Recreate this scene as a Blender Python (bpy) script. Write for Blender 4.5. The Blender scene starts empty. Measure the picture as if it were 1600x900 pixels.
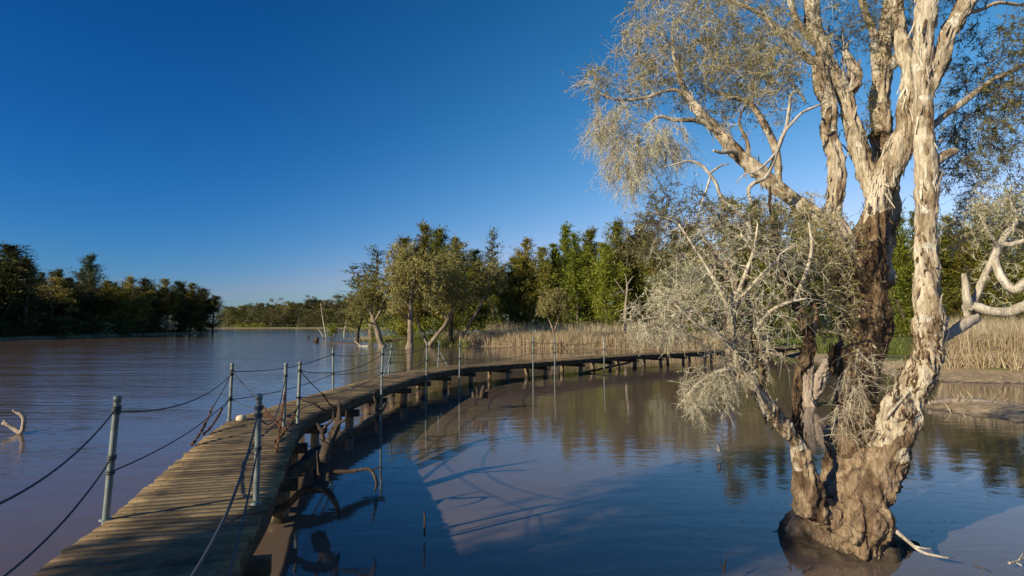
import bpy, math, random
import numpy as np
from mathutils import Vector

rng = np.random.default_rng(11)
SC = bpy.context.scene
COL = SC.collection
F, PITCH = 953.0, math.atan(55/953)
CAM = np.array([0.0, 0.0, 2.32])
DECK = 0.70
S_EL = math.radians(20)

# ------------------------------------------------------------------ geometry of the view (used to survey the place)
def ray(px, py):
    x, y, z = (px-800)/F, 1.0, -(py-450)/F
    c, s = math.cos(PITCH), math.sin(PITCH)
    return np.array([x, y*c-z*s, y*s+z*c])
def P(px, py, Y):
    r = ray(px, py); return CAM + r*(Y/r[1])
def G(px, py, z=0.0):
    r = ray(px, py); return CAM + r*((z-CAM[2])/r[2])
def gz(Y):                                   # metres per pixel at depth Y
    return Y/F

# ------------------------------------------------------------------ noise
def _hash(ix, iy, iz, seed):
    h = (ix*374761393 + iy*668265263 + iz*2147483647 + seed*1274126177) & 0xffffffff
    h = ((h ^ (h >> 13))*1274126177) & 0xffffffff
    h = ((h ^ (h >> 15))*2246822519) & 0xffffffff
    return ((h ^ (h >> 16)) & 0xffff)/65535.0
def vnoise(p, seed=0):
    p = np.asarray(p, float); i = np.floor(p).astype(np.int64); f = p-i; f = f*f*(3-2*f)
    r = 0
    for dx in (0, 1):
        wx = f[:, 0] if dx else 1-f[:, 0]
        for dy in (0, 1):
            wy = f[:, 1] if dy else 1-f[:, 1]
            for dz in (0, 1):
                wz = f[:, 2] if dz else 1-f[:, 2]
                r = r + wx*wy*wz*_hash(i[:, 0]+dx, i[:, 1]+dy, i[:, 2]+dz, seed)
    return r*2-1
def fbm(p, oct=4, seed=0):
    p = np.asarray(p, float); a, r = 1.0, 0
    for k in range(oct):
        r = r + a*vnoise(p, seed+k*17); p = p*2.03; a *= .5
    return r

def ridged(p, seed=0, o=4):
    a, r = 1.0, 0
    p = p.copy()
    for k in range(o): r = r+a*(1-np.abs(vnoise(p, seed+k*13))*2.0); p = p*2.1; a *= .5
    return r

# ------------------------------------------------------------------ mesh building
class MB:
    def __init__(self): self.v, self.q, self.t, self.n = [], [], [], 0
    def add(self, V, Q=None, T=None):
        V = np.asarray(V, float).reshape(-1, 3)
        if Q is not None and len(Q): self.q.append(np.asarray(Q, np.int64).reshape(-1, 4)+self.n)
        if T is not None and len(T): self.t.append(np.asarray(T, np.int64).reshape(-1, 3)+self.n)
        self.v.append(V); self.n += len(V)
        return self
    def mesh(self, name, mat, loc=(0, 0, 0), smooth=False):
        V = np.concatenate(self.v)-np.asarray(loc, float)
        Q = np.concatenate(self.q) if self.q else np.zeros((0, 4), np.int64)
        T = np.concatenate(self.t) if self.t else np.zeros((0, 3), np.int64)
        me = bpy.data.meshes.new(name)
        me.vertices.add(len(V)); me.vertices.foreach_set('co', V.astype(np.float32).ravel())
        L = np.concatenate([Q.ravel(), T.ravel()]).astype(np.int32)
        me.loops.add(len(L)); me.loops.foreach_set('vertex_index', L)
        st = np.concatenate([np.arange(len(Q))*4, len(Q)*4+np.arange(len(T))*3]).astype(np.int32)
        me.polygons.add(len(st)); me.polygons.foreach_set('loop_start', st)
        me.update(calc_edges=True); me.validate()
        if smooth: me.polygons.foreach_set('use_smooth', np.ones(len(me.polygons), bool))
        if mat: me.materials.append(mat)
        return me
    def build(self, name, mat, parent=None, loc=None, smooth=False):
        if loc is None: loc = parent['_loc'] if parent is not None else (0, 0, 0)
        o = bpy.data.objects.new(name, self.mesh(name, mat, loc, smooth)); COL.objects.link(o)
        if parent is not None: o.parent = parent
        else: o.location = loc
        if parent is not None: o['_loc'] = tuple(loc)
        return o
def tag(o, label=None, cat=None, group=None, kind=None):
    for k, v in (('label', label), ('category', cat), ('group', group), ('kind', kind)):
        if v: o[k] = v
    return o
def thing(name, loc, label, cat, group=None):
    o = bpy.data.objects.new(name, None); COL.objects.link(o); o.location = tuple(map(float, loc))
    o.empty_display_size = .2; o['_loc'] = tuple(map(float, loc))
    return tag(o, label, cat, group)

def norm(a): return a/np.maximum(np.linalg.norm(a, axis=-1, keepdims=True), 1e-9)
def tubes(mb, Pts, R, sides=3, cap=False):
    """Pts (N,K,3), R (N,K): N tubes of K rings."""
    Pts = np.asarray(Pts, float); R = np.asarray(R, float); N, K = R.shape
    T = norm(np.gradient(Pts, axis=1))
    main = norm(Pts[:, -1]-Pts[:, 0])
    ref = np.where(np.abs(main[:, 2:3]) > .8, np.array([[1., .1, 0]]), np.array([[0., .1, 1.]]))
    A = norm(np.cross(T, ref[:, None, :])); B = np.cross(T, A)
    an = np.arange(sides)*2*math.pi/sides
    V = Pts[:, :, None, :]+R[:, :, None, None]*(A[:, :, None, :]*np.cos(an)[None, None, :, None]+B[:, :, None, :]*np.sin(an)[None, None, :, None])
    idx = np.arange(N*K*sides).reshape(N, K, sides); nx = np.roll(idx, -1, 2)
    Q = np.stack([idx[:, :-1], nx[:, :-1], nx[:, 1:], idx[:, 1:]], -1).reshape(-1, 4)
    Tt = []
    if cap and sides > 3:
        for n in range(N):
            for k in (0, K-1):
                r = idx[n, k]; r = r[::-1] if k == 0 else r
                Tt += [(r[0], r[j], r[j+1]) for j in range(1, sides-1)]
    mb.add(V, Q, Tt)
def catmull(pts, step):
    """pts (n,m) -> resampled at about `step` of length over the first 3 columns."""
    p = np.asarray(pts, float); out = []
    ext = np.vstack([2*p[0]-p[1], p, 2*p[-1]-p[-2]])
    for i in range(len(p)-1):
        a, b, c, d = ext[i:i+4]
        n = max(2, int(np.linalg.norm(c[:3]-b[:3])/step)+1)
        t = np.linspace(0, 1, n, endpoint=False)[:, None]
        out.append(.5*((2*b)+(-a+c)*t+(2*a-5*b+4*c-d)*t*t+(-a+3*b-3*c+d)*t**3))
    out.append(p[-1:]); return np.vstack(out)
def limb(mb, path, sides=14, step=.05, rough=.0, seed=0, cap=True, knob=0.0, ridge=0.0):
    """path rows x,y,z,r.  Adds a bark-rough tube; returns the resampled path."""
    c = catmull(path, step); c[:, 3] = np.maximum(c[:, 3], .0012)
    pts = c[:, :3].copy(); r = c[:, 3]
    if ridge or rough > .2:
        wv = np.stack([vnoise(np.stack([np.arange(len(r))*step*3.1+k*9.7+seed, r*0, r*0+k], -1), seed+k) for k in range(3)], -1); pts = pts+wv*r[:, None]*.32
    T = norm(np.gradient(pts, axis=0)); A = np.zeros_like(T)
    a = np.cross(T[0], [0.3, .2, 1.0] if abs(T[0, 2]) < .8 else [1, .2, 0]); a /= np.linalg.norm(a)
    for i in range(len(T)):
        a = a-T[i]*a.dot(T[i]); a /= max(np.linalg.norm(a), 1e-9); A[i] = a
    B = np.cross(T, A); an = np.arange(sides)*2*math.pi/sides
    D = A[:, None, :]*np.cos(an)[None, :, None]+B[:, None, :]*np.sin(an)[None, :, None]
    K = len(r); rr = np.repeat(r[:, None], sides, 1)
    if rough:
        s = np.cumsum(np.r_[0, np.linalg.norm(np.diff(pts, axis=0), axis=1)])
        q = np.stack([np.repeat(s[:, None]*3.0, sides, 1), np.cos(an)[None]*2.2+np.zeros((K, 1)), np.sin(an)[None]*2.2+np.zeros((K, 1))], -1).reshape(-1, 3)
        n = fbm(q+seed*7.3, 4, seed).reshape(K, sides)
        rr = rr*(1+rough*n)
    if ridge:
        s = np.cumsum(np.r_[0, np.linalg.norm(np.diff(pts, axis=0), axis=1)]); f_ = r.mean()*11
        q = np.stack([np.repeat(s[:, None]*4.5, sides, 1), np.cos(an)[None]*f_*2.2+np.zeros((K, 1)), np.sin(an)[None]*f_*2.2+np.zeros((K, 1))], -1).reshape(-1, 3)
        rr = rr+ridge*((ridged(q+seed, seed, 4)-.7)+.5*fbm(q*2.7, 3, seed+4)).reshape(K, sides)*np.minimum(1, r/.05)[:, None]
    if knob:
        s = np.cumsum(np.r_[0, np.linalg.norm(np.diff(pts, axis=0), axis=1)])
        rr = rr*(1+knob*vnoise(np.stack([s*1.7+seed, s*0, s*0+seed*3.1], -1), seed)[:, None])
    V = pts[:, None, :]+D*rr[:, :, None]
    idx = np.arange(K*sides).reshape(K, sides); nx = np.roll(idx, -1, 1)
    Q = np.stack([idx[:-1], nx[:-1], nx[1:], idx[1:]], -1).reshape(-1, 4)
    Tt = []
    if cap:
        for k in (0, K-1):
            rr_ = idx[k] if k else idx[k][::-1]
            Tt += [(rr_[0], rr_[j], rr_[j+1]) for j in range(1, sides-1)]
    mb.add(V, Q, Tt)
    return c
def leaves(mb, base, d, length, width, up=None, bend=0.0):
    """lance shaped leaves, one quad each"""
    N = len(base); d = norm(d)
    rnd = norm(rng.normal(size=(N, 3))) if up is None else up
    side = norm(np.cross(d, rnd)); L = np.asarray(length).reshape(-1, 1)*np.ones((N, 1)); W = np.asarray(width).reshape(-1, 1)*np.ones((N, 1))
    m = base+d*L*.45
    tip = base+d*L
    if bend: tip = tip-np.array([0, 0, 1.0])*L*bend
    V = np.stack([base, m+side*W*.5, tip, m-side*W*.5], 1)
    mb.add(V, np.arange(N*4).reshape(N, 4))
def box(mb, c, ax, ay, az, chamfer=0):
    """centre and three half-axis vectors"""
    c = np.asarray(c, float); ax, ay, az = (np.asarray(v, float) for v in (ax, ay, az))
    S = [(-1, -1, -1), (1, -1, -1), (1, 1, -1), (-1, 1, -1), (-1, -1, 1), (1, -1, 1), (1, 1, 1), (-1, 1, 1)]
    mb.add([c+a*ax+b*ay+d*az for a, b, d in S], [(0, 3, 2, 1), (4, 5, 6, 7), (0, 1, 5, 4), (1, 2, 6, 5), (2, 3, 7, 6), (3, 0, 4, 7)])

# ------------------------------------------------------------------ materials
class NT:
    def __init__(self, name):
        self.m = bpy.data.materials.new(name); self.m.use_nodes = True; self.t = self.m.node_tree
        self.b = self.t.nodes['Principled BSDF']; self.o = self.t.nodes['Material Output']
        self.b.inputs['Specular IOR Level'].default_value = .3
    def n(self, k, **kw):
        x = self.t.nodes.new(k)
        for a, v in kw.items(): setattr(x, a, v)
        return x
    def l(self, a, b): self.t.links.new(a, b)
    def coord(self, scale=(1, 1, 1), src='Object'):
        c = self.n('ShaderNodeTexCoord'); m = self.n('ShaderNodeMapping'); m.inputs['Scale'].default_value = scale
        self.l(c.outputs[src], m.inputs['Vector']); return m.outputs[0]
    def noise(self, vec, scale, detail=4, rough=.55, dist=0):
        x = self.n('ShaderNodeTexNoise'); x.inputs['Scale'].default_value = scale; x.inputs['Detail'].default_value = detail
        x.inputs['Roughness'].default_value = rough; x.inputs['Distortion'].default_value = dist
        if vec is not None: self.l(vec, x.inputs['Vector'])
        return x.outputs['Fac']
    def ramp(self, fac, stops):
        r = self.n('ShaderNodeValToRGB'); e = r.color_ramp.elements
        while len(e) < len(stops): e.new(.5)
        for k, (p, c) in enumerate(stops): e[k].position = p; e[k].color = (*c, 1)
        self.l(fac, r.inputs[0]); return r.outputs[0]
    def mix(self, fac, a, b, mode='MIX'):
        x = self.n('ShaderNodeMix', data_type='RGBA', blend_type=mode)
        for s, v in ((x.inputs[0], fac), (x.inputs[6], a), (x.inputs[7], b)):
            if hasattr(v, 'is_linked'): self.l(v, s)
            elif isinstance(v, tuple): s.default_value = (*v, 1)
            else: s.default_value = v
        return x.outputs[2]
    def math(self, op, a, b=0.0, clamp=False):
        x = self.n('ShaderNodeMath', operation=op); x.use_clamp = clamp
        for s, v in ((x.inputs[0], a), (x.inputs[1], b)):
            if hasattr(v, 'is_linked'): self.l(v, s)
            else: s.default_value = v
        return x.outputs[0]
    def bump(self, h, strength, dist):
        x = self.n('ShaderNodeBump'); x.inputs['Strength'].default_value = strength; x.inputs['Distance'].default_value = dist
        self.l(h, x.inputs['Height']); self.l(x.outputs[0], self.b.inputs['Normal']); return x
    def col(self, c):
        if isinstance(c, tuple): self.b.inputs['Base Color'].default_value = (*c, 1)
        else: self.l(c, self.b.inputs['Base Color'])
    def rough(self, r): self.b.inputs['Roughness'].default_value = r

def leaf_mat(name, stops, trans=.25):
    t = NT(name); g = t.n('ShaderNodeNewGeometry')
    obj = t.n('ShaderNodeObjectInfo')
    clump = t.noise(t.coord(), .55, 2)
    f = t.math('ADD', t.math('MULTIPLY', g.outputs['Random Per Island'], .55), t.math('MULTIPLY', clump, .45))
    f = t.math('ADD', f, t.math('MULTIPLY', t.math('SUBTRACT', obj.outputs['Random'], .5), .25))
    c = t.ramp(f, stops); t.col(c); t.rough(.55)
    tr = t.n('ShaderNodeBsdfTranslucent'); t.l(c, tr.inputs[0])
    mx = t.n('ShaderNodeMixShader'); mx.inputs[0].default_value = trans
    t.l(t.b.outputs[0], mx.inputs[1]); t.l(tr.outputs[0], mx.inputs[2]); t.l(mx.outputs[0], t.o.inputs[0])
    return t.m
def bark_mat(name, stops, patch=None, vs=.35, scale=9, bump=.02, lichen=None, wet=0):
    t = NT(name); v = t.coord((1, 1, vs))
    a = t.noise(v, scale, 6, .65, .6); c = t.ramp(a, stops)
    if patch:
        b = t.noise(t.coord((1, 1, .6)), patch[1], 4, .6, .3)
        f = t.ramp(b, [(patch[2], (0, 0, 0)), (patch[2]+.09, (1, 1, 1))]); c = t.mix(f, c, patch[0])
    if lichen:
        b = t.noise(t.coord(), lichen[1], 5, .7); f = t.ramp(b, [(lichen[2], (0, 0, 0)), (lichen[2]+.06, (1, 1, 1))]); c = t.mix(f, c, lichen[0])
    fine = t.noise(t.coord((1, 1, .2)), scale*5, 5, .7)
    c = t.mix(.55, c, t.ramp(fine, [(.34, (.12, .10, .08)), (.56, (1, 1, 1))]), 'MULTIPLY')
    if wet:
        pc = t.n('ShaderNodeNewGeometry'); sp = t.n('ShaderNodeSeparateXYZ'); t.l(pc.outputs['Position'], sp.inputs[0])
        z = t.math('ADD', sp.outputs[2], t.math('MULTIPLY', t.math('SUBTRACT', t.noise(t.coord(), 5, 4, .6), .5), .35))
        c = t.mix(t.ramp(z, [(wet*.6, (.85, .85, .85)), (wet, (0, 0, 0))]), c, (.035, .025, .017))
    t.col(c); t.rough(.9)
    h = t.math('ADD', t.math('MULTIPLY', a, .8), t.math('MULTIPLY', fine, .4)); t.bump(h, .9, bump)
    return t.m

M = {}
M['paper'] = bark_mat('paperbark', [(.30, (.10, .066, .04)), (.41, (.33, .25, .165)), (.55, (.55, .465, .345)), (.75, (.70, .63, .52))], ((.20, .135, .08), 3.2, .57), .20, 8, .03, ((.60, .57, .48), 6, .58))
M['paper_pale'] = bark_mat('pale_bark_strip', [(.3, (.45, .37, .27)), (.55, (.68, .61, .49)), (.75, (.80, .75, .65))], None, .2, 10, .01)
M['paper_low'] = bark_mat('weathered_bark', [(.27, (.085, .052, .03)), (.45, (.22, .15, .092)), (.62, (.37, .275, .18)), (.8, (.52, .42, .30))], ((.12, .075, .045), 3.5, .55), .5, 9, .035, ((.20, .17, .07), 4, .64))
M['paper_dark'] = bark_mat('shaggy_bark', [(.30, (.035, .022, .013)), (.5, (.15, .095, .052)), (.74, (.40, .29, .175))], ((.075, .042, .022), 3.0, .54), .4, 8, .03, ((.13, .12, .04), 4, .64))  # dark shaggy bark, its colour deepened to carry the central stem's shade
M['paper_far'] = bark_mat('pale_bark', [(.3, (.10, .075, .05)), (.55, (.30, .235, .17)), (.75, (.46, .38, .29))], None, .3, 3, .05)
M['bark_dark'] = bark_mat('dark_bark', [(.3, (.04, .03, .022)), (.6, (.12, .09, .065))], None, .3, 4, .05)
M['dead'] = bark_mat('dead_wood', [(.28, (.20, .165, .125)), (.48, (.48, .425, .345)), (.68, (.70, .645, .55))], None, .25, 12, .012)
M['drift'] = bark_mat('driftwood', [(.3, (.025, .018, .013)), (.55, (.085, .060, .043)), (.78, (.22, .16, .115))], None, .5, 9, .02)
M['snag'] = bark_mat('split_wood', [(.3, (.20, .15, .11)), (.55, (.42, .34, .27)), (.75, (.56, .48, .40))], None, .12, 16, .02)
M['mound'] = bark_mat('muddy_root', [(.3, (.09, .065, .042)), (.5, (.24, .175, .115)), (.75, (.40, .305, .205))], ((.07, .05, .035), 3.5, .57), 1, 6, .04, None, .17)
M['live'] = leaf_mat('olive_leaf', [(.15, (.12, .12, .026)), (.42, (.29, .26, .075)), (.62, (.45, .385, .165)), (.85, (.60, .51, .30))], .4)
M['grey'] = leaf_mat('grey_leaf', [(.15, (.15, .155, .06)), (.4, (.36, .36, .20)), (.65, (.58, .55, .38)), (.9, (.76, .72, .56))], .3)
M['shade'] = leaf_mat('shaded_leaf', [(.2, (.09, .095, .032)), (.5, (.19, .18, .07)), (.8, (.34, .29, .15))])  # darker copy of the olive leaf, with crown shade put into its colour
M['twig'] = bark_mat('pale_twig', [(.3, (.46, .38, .27)), (.6, (.72, .64, .50)), (.8, (.82, .77, .66))], None, 1, 4, .003)
M['twig_shade'] = bark_mat('shaded_twig', [(.3, (.06, .045, .03)), (.7, (.17, .125, .085))], None, 1, 4, .003)  # darker copy of the pale twig, crown shade included in its colour
M['casu'] = leaf_mat('casuarina_leaf', [(.2, (0.058, 0.070, 0.012)), (.5, (0.173, 0.186, 0.028)), (.75, (0.333, 0.307, 0.051)), (.92, (0.512, 0.410, 0.090))], .32)
M['casu_shaded'] = leaf_mat('shaded_casuarina_leaf', [(.2, (.020, .026, .006)), (.5, (.055, .062, .013)), (.8, (.11, .10, .022))], .15)  # casuarina leaf darkened so its colour carries the left bank's shade
M['casu_brown'] = leaf_mat('browned_leaf', [(.2, (0.096, 0.083, 0.015)), (.5, (0.256, 0.218, 0.038)), (.8, (0.486, 0.371, 0.090))], .32)
M['casu_blue'] = leaf_mat('bluish_leaf', [(.2, (.04, .06, .03)), (.5, (.10, .13, .07)), (.8, (.18, .21, .11))])
M['casu_green'] = leaf_mat('bright_leaf', [(.2, (0.077, 0.109, 0.013)), (.5, (0.243, 0.282, 0.032)), (.8, (0.422, 0.435, 0.070))], .35)
M['mela'] = leaf_mat('melaleuca_leaf', [(.2, (0.090, 0.092, 0.020)), (.5, (0.256, 0.237, 0.061)), (.72, (0.448, 0.384, 0.134)), (.9, (0.640, 0.538, 0.269))])
M['far'] = leaf_mat('far_leaf', [(.2, (.055, .062, .024)), (.5, (.12, .12, .04)), (.8, (.21, .19, .07))])
M['straw'] = leaf_mat('reed_straw', [(.15, (.22, .155, .08)), (.45, (.47, .37, .225)), (.75, (.68, .56, .39)), (.92, (.78, .68, .52))], .3)
M['grass'] = leaf_mat('grass_blade', [(.2, (.05, .075, .012)), (.5, (.13, .17, .028)), (.8, (.26, .25, .07))], .3)

def plain_mats():
    t = NT('deck_board'); g = t.n('ShaderNodeNewGeometry')
    grain = t.noise(t.coord((1.2, 1.2, 1)), 5, 6, .7, 1.5)
    c = t.ramp(t.math('ADD', t.math('MULTIPLY', g.outputs['Random Per Island'], .42), t.math('MULTIPLY', grain, .68)),
               [(.12, (.075, .050, .026)), (.4, (.155, .105, .052)), (.65, (.235, .165, .082)), (.9, (.36, .27, .145))])
    st = t.noise(t.coord(), 2.2, 5, .65); c = t.mix(t.ramp(st, [(.46, (0, 0, 0)), (.62, (.85, .85, .85))]), c, (.060, .044, .026))
    lich = t.noise(t.coord(), 24, 3, .6); c = t.mix(t.ramp(lich, [(.68, (0, 0, 0)), (.74, (.7, .7, .7))]), c, (.40, .34, .25))
    t.col(c); t.rough(.85); t.bump(t.noise(t.coord((1, 1, 1)), 40, 5, .7, 1), .5, .006); M['board'] = t.m
    t = NT('beam_wood'); c = t.ramp(t.noise(t.coord((1, 1, 1)), 6, 5, .65), [(.3, (.035, .024, .016)), (.65, (.11, .075, .048))]); t.col(c); t.rough(.9)
    t.bump(t.noise(t.coord(), 30, 4), .5, .008); M['beam'] = t.m
    t = NT('pile_wood'); pc = t.n('ShaderNodeNewGeometry'); sp = t.n('ShaderNodeSeparateXYZ'); t.l(pc.outputs['Position'], sp.inputs[0])
    nz = t.noise(t.coord((1, 1, .3)), 12, 5, .7)
    base = t.ramp(nz, [(.3, (.10, .07, .042)), (.6, (.27, .19, .115)), (.8, (.38, .29, .19))])
    hgt = t.math('ADD', sp.outputs[2], t.math('MULTIPLY', t.math('SUBTRACT', nz, .5), .25))
    wet = t.ramp(hgt, [(.05, (1, 1, 1)), (.12, (.25, .25, .25)), (.34, (0, 0, 0)), (.40, (.55, .55, .55))])
    t.col(t.mix(wet, base, (.035, .026, .018))); t.rough(.85); t.bump(nz, .7, .02); M['pile'] = t.m
    t = NT('galvanised_steel'); c = t.ramp(t.noise(t.coord(), 14, 4, .6), [(.3, (.13, .155, .145)), (.7, (.25, .28, .26))])
    r_ = t.ramp(t.noise(t.coord((1, 1, .4)), 7, 5, .7), [(.60, (0, 0, 0)), (.68, (.8, .8, .8))]); t.col(t.mix(r_, c, (.20, .13, .08)))
    t.b.inputs['Metallic'].default_value = .35; t.rough(.55); M['steel'] = t.m
    t = NT('wire_rope'); t.col((.06, .065, .075)); t.rough(.6); t.b.inputs['Metallic'].default_value = .3; M['rope'] = t.m
    t = NT('rusty_chain'); c = t.ramp(t.noise(t.coord(), 40, 4), [(.3, (.05, .026, .015)), (.7, (.20, .09, .045))]); t.col(c); t.rough(.9); M['chain'] = t.m
    t = NT('pale_stone'); t.col(t.ramp(t.noise(t.coord(), 9, 4), [(.3, (.40, .33, .22)), (.7, (.6, .52, .38))])); t.rough(.9); M['stone'] = t.m
    # turbid lake water
    t = NT('lake_water'); t.b.inputs['IOR'].default_value = 1.33; t.b.inputs['Specular IOR Level'].default_value = .62
    mud = t.noise(t.coord(), .25, 3); t.col(t.ramp(mud, [(.3, (.138, .100, .078)), (.7, (.176, .126, .098))]))
    pc = t.n('ShaderNodeNewGeometry'); sp = t.n('ShaderNodeSeparateXYZ'); t.l(pc.outputs['Position'], sp.inputs[0])
    # wind reaches the open lake (west of the boardwalk), the pond inside it lies sheltered
    open_ = t.math('DIVIDE', t.math('SUBTRACT', t.math('MULTIPLY', sp.outputs[0], -1), 4.0), 9.0, True)
    patches = t.ramp(t.noise(t.coord((.5, 1.6, 1)), .16, 3, .55), [(.38, (.45, .45, .45)), (.62, (1, 1, 1))])
    wind = t.math('MULTIPLY', t.math('ADD', .095, t.math('MULTIPLY', open_, .75)), patches)
    w1 = t.noise(t.coord((.6, 1.25, 1)), 2.3, 2, .5, .4); w2 = t.noise(t.coord((.65, 1.2, 1)), 10.5, 3, .55, .5)
    w3 = t.noise(t.coord((.5, 1.3, 1)), .55, 2, .5)
    h = t.math('ADD', t.math('ADD', t.math('MULTIPLY', w1, .55), t.math('MULTIPLY', w2, .12)), t.math('MULTIPLY', w3, .5))
    bp = t.bump(t.math('MULTIPLY', h, wind), 1.0, .10)
    rr = t.math('ADD', .012, t.math('MULTIPLY', open_, .045)); t.l(rr, t.b.inputs['Roughness']); M['water'] = t.m
    # ground
    t = NT('bank_ground'); pc = t.n('ShaderNodeNewGeometry'); sp = t.n('ShaderNodeSeparateXYZ'); t.l(pc.outputs['Position'], sp.inputs[0])
    n1 = t.noise(t.coord(), .35, 5, .6); n2 = t.noise(t.coord(), 4, 4, .6)
    grass = t.ramp(n1, [(.3, (.055, .075, .016)), (.5, (.12, .145, .03)), (.68, (.19, .16, .06))])
    mudc = t.ramp(n2, [(.3, (.24, .17, .095)), (.7, (.50, .375, .225))])
    f = t.math('ADD', sp.outputs[2], t.math('MULTIPLY', t.math('SUBTRACT', n2, .5), .14))
    c = t.mix(t.ramp(f, [(.30, (0, 0, 0)), (.42, (1, 1, 1))]), mudc, grass)
    c = t.mix(t.ramp(f, [(.0, (1, 1, 1)), (.05, (0, 0, 0))]), c, (.085, .06, .043))
    t.col(c); t.rough(.9); t.bump(n2, .6, .06); M['ground'] = t.m
plain_mats()

# ------------------------------------------------------------------ land and water
def G2(px, py): return tuple(G(px, py)[:2])
RIGHT_BANK = [G2(*p) for p in [(536, 529.5), (575, 533), (640, 536), (720, 541), (820, 543.5), (900, 545), (1000, 546.5), (1100, 549), (1180, 553), (1245, 561), (1300, 572), (1390, 582), (1470, 597), (1610, 601)]] + [(60, 22), (500, 10), (900, 500), (150, 420), (30, 170), (-8, 125)]
LEFT_BANK = [(-120, 30)] + [G2(*p) for p in [(-120, 537), (0, 530.5), (120, 527), (200, 524.3), (300, 520.8), (343, 519.0)]] + [(-78, 175), (-140, 215), (-600, 260), (-600, 30)]
FAR_BANK = [(-1500, 230), (-200, 250)] + [G2(*p) for p in [(330, 513.4), (430, 513.2), (545, 513.2)]] + [(0, 262), (120, 330), (700, 420), (3500, 300), (3500, 3500), (-3500, 3500), (-3500, 230)]
SPIT = [G2(*p) for p in [(1440, 629), (1500, 622), (1560, 627), (1640, 634), (1640, 668), (1560, 655), (1490, 646), (1448, 640)]]
BACK_BANK = [(-80, -80), (-80, -7), (-18, -1.8), (-11, -2.4), (-6, -6), (10, -9), (80, -14), (80, -80)]     # the shore behind the viewer
def sdist(poly, X, Y):
    d = np.full(X.shape, 1e9); ins = np.zeros(X.shape, bool)
    for (ax, ay), (bx, by) in zip(poly, poly[1:]+poly[:1]):
        ex, ey = bx-ax, by-ay; wx, wy = X-ax, Y-ay
        t = np.clip((wx*ex+wy*ey)/(ex*ex+ey*ey+1e-12), 0, 1)
        d = np.minimum(d, (wx-ex*t)**2+(wy-ey*t)**2)
        c = ((ay > Y) != (by > Y)) & (X < ex*(Y-ay)/(ey if abs(ey) > 1e-12 else 1e-12)+ax)
        ins ^= c
    return np.where(ins, 1, -1)*np.sqrt(d)
def ground_h(X, Y):
    X = np.asarray(X, float); Y = np.asarray(Y, float); sh = X.shape
    n = fbm(np.stack([X.ravel()*.35, Y.ravel()*.35, X.ravel()*0], -1), 4, 3).reshape(sh)
    h = np.full(sh, -1.5)
    for poly, sl, amp, top in ((RIGHT_BANK, .14, .35, .45), (LEFT_BANK, .14, .5, .5), (FAR_BANK, .12, .6, .6), (SPIT, .13, .10, .20), (BACK_BANK, .14, .3, .45)):
        s = sdist(poly, X, Y)+n*amp*np.clip(np.hypot(X, Y)/60, .25, 2)
        k = np.clip(s*sl, -1.5, top)+np.clip(s-8, 0, 400)*.006
        h = np.maximum(h, k)
    return h+(.03*n+.05*fbm(np.stack([X.ravel()*2.2, Y.ravel()*2.2, X.ravel()*0+5], -1), 3, 8).reshape(sh))*(h > -.3)
def build_land():
    ang = np.radians(np.concatenate([np.arange(-180, -56, 4), np.arange(-56, 56, .28), np.arange(56, 180.1, 4)]))
    rad = 3.0*np.exp(np.linspace(0, math.log(3200/3.0), 300)); rad = np.r_[0.05, rad]
    A, R = np.meshgrid(ang, rad); X, Y = np.sin(A)*R, np.cos(A)*R
    Z = ground_h(X, Y); K, S = X.shape; idx = np.arange(K*S).reshape(K, S)
    Q = np.stack([idx[:-1, :-1], idx[1:, :-1], idx[1:, 1:], idx[:-1, 1:]], -1).reshape(-1, 4)[:, ::-1]
    o = MB().add(np.stack([X, Y, Z], -1), Q).build('ground', M['ground'], smooth=True); tag(o, 'low grassy lake banks with muddy edges', 'ground', kind='structure')
    w = MB().add([(-3000, -200, 0), (3000, -200, 0), (3000, 3000, 0), (-3000, 3000, 0)], [(0, 1, 2, 3)]).build('water', M['water'])
    tag(w, 'muddy brown lake water with light ripples', 'lake water', kind='structure')
build_land()
def gh(x, y): return float(ground_h(np.array([x]), np.array([y]))[0])

# ------------------------------------------------------------------ growing twigs from limbs to targets
def grow(nodes, nrad, targets, K=6, rmax=.012, rmin=.0016, wob=.16, sag=0.0, rscale=1.0):
    nodes = np.asarray(nodes, float); nrad = np.asarray(nrad, float)
    cap = len(nodes)+len(targets)*(K-1)
    NN = np.zeros((cap, 3)); NR = np.zeros(cap); n = len(nodes); NN[:n] = nodes; NR[:n] = nrad
    d0 = np.array([((nodes-t)**2).sum(1).min() for t in targets]); order = np.argsort(d0)
    PP, RR, EE = [], [], []
    for i in order:
        t = targets[i]; d = ((NN[:n]-t)**2).sum(1); j = int(d.argmin()); p0 = NN[j]; L = math.sqrt(d[j])
        if L < 1e-4: continue
        s = np.linspace(0, 1, K)[:, None]
        off = rng.normal(size=3)*wob*L; off2 = rng.normal(size=3)*wob*.5*L; off[2] += .10*L
        c = p0+(t-p0)*s+off*(s*(1-s)*2)+off2*np.sin(s*math.pi*2)*.6
        c[:, 2] -= sag*L*(s[:, 0]**2-s[:, 0]*.0)*0.5
        r0 = min(NR[j]*.75, rmax, rmin*1.5+rscale*.011*L); r = np.linspace(max(r0, rmin), rmin, K)
        PP.append(c); RR.append(r); EE.append(c[-1]-c[-2])
        NN[n:n+K-1] = c[1:]; NR[n:n+K-1] = r[1:]; n += K-1
    return np.array(PP), np.array(RR), norm(np.array(EE)), NN[:n]
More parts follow.
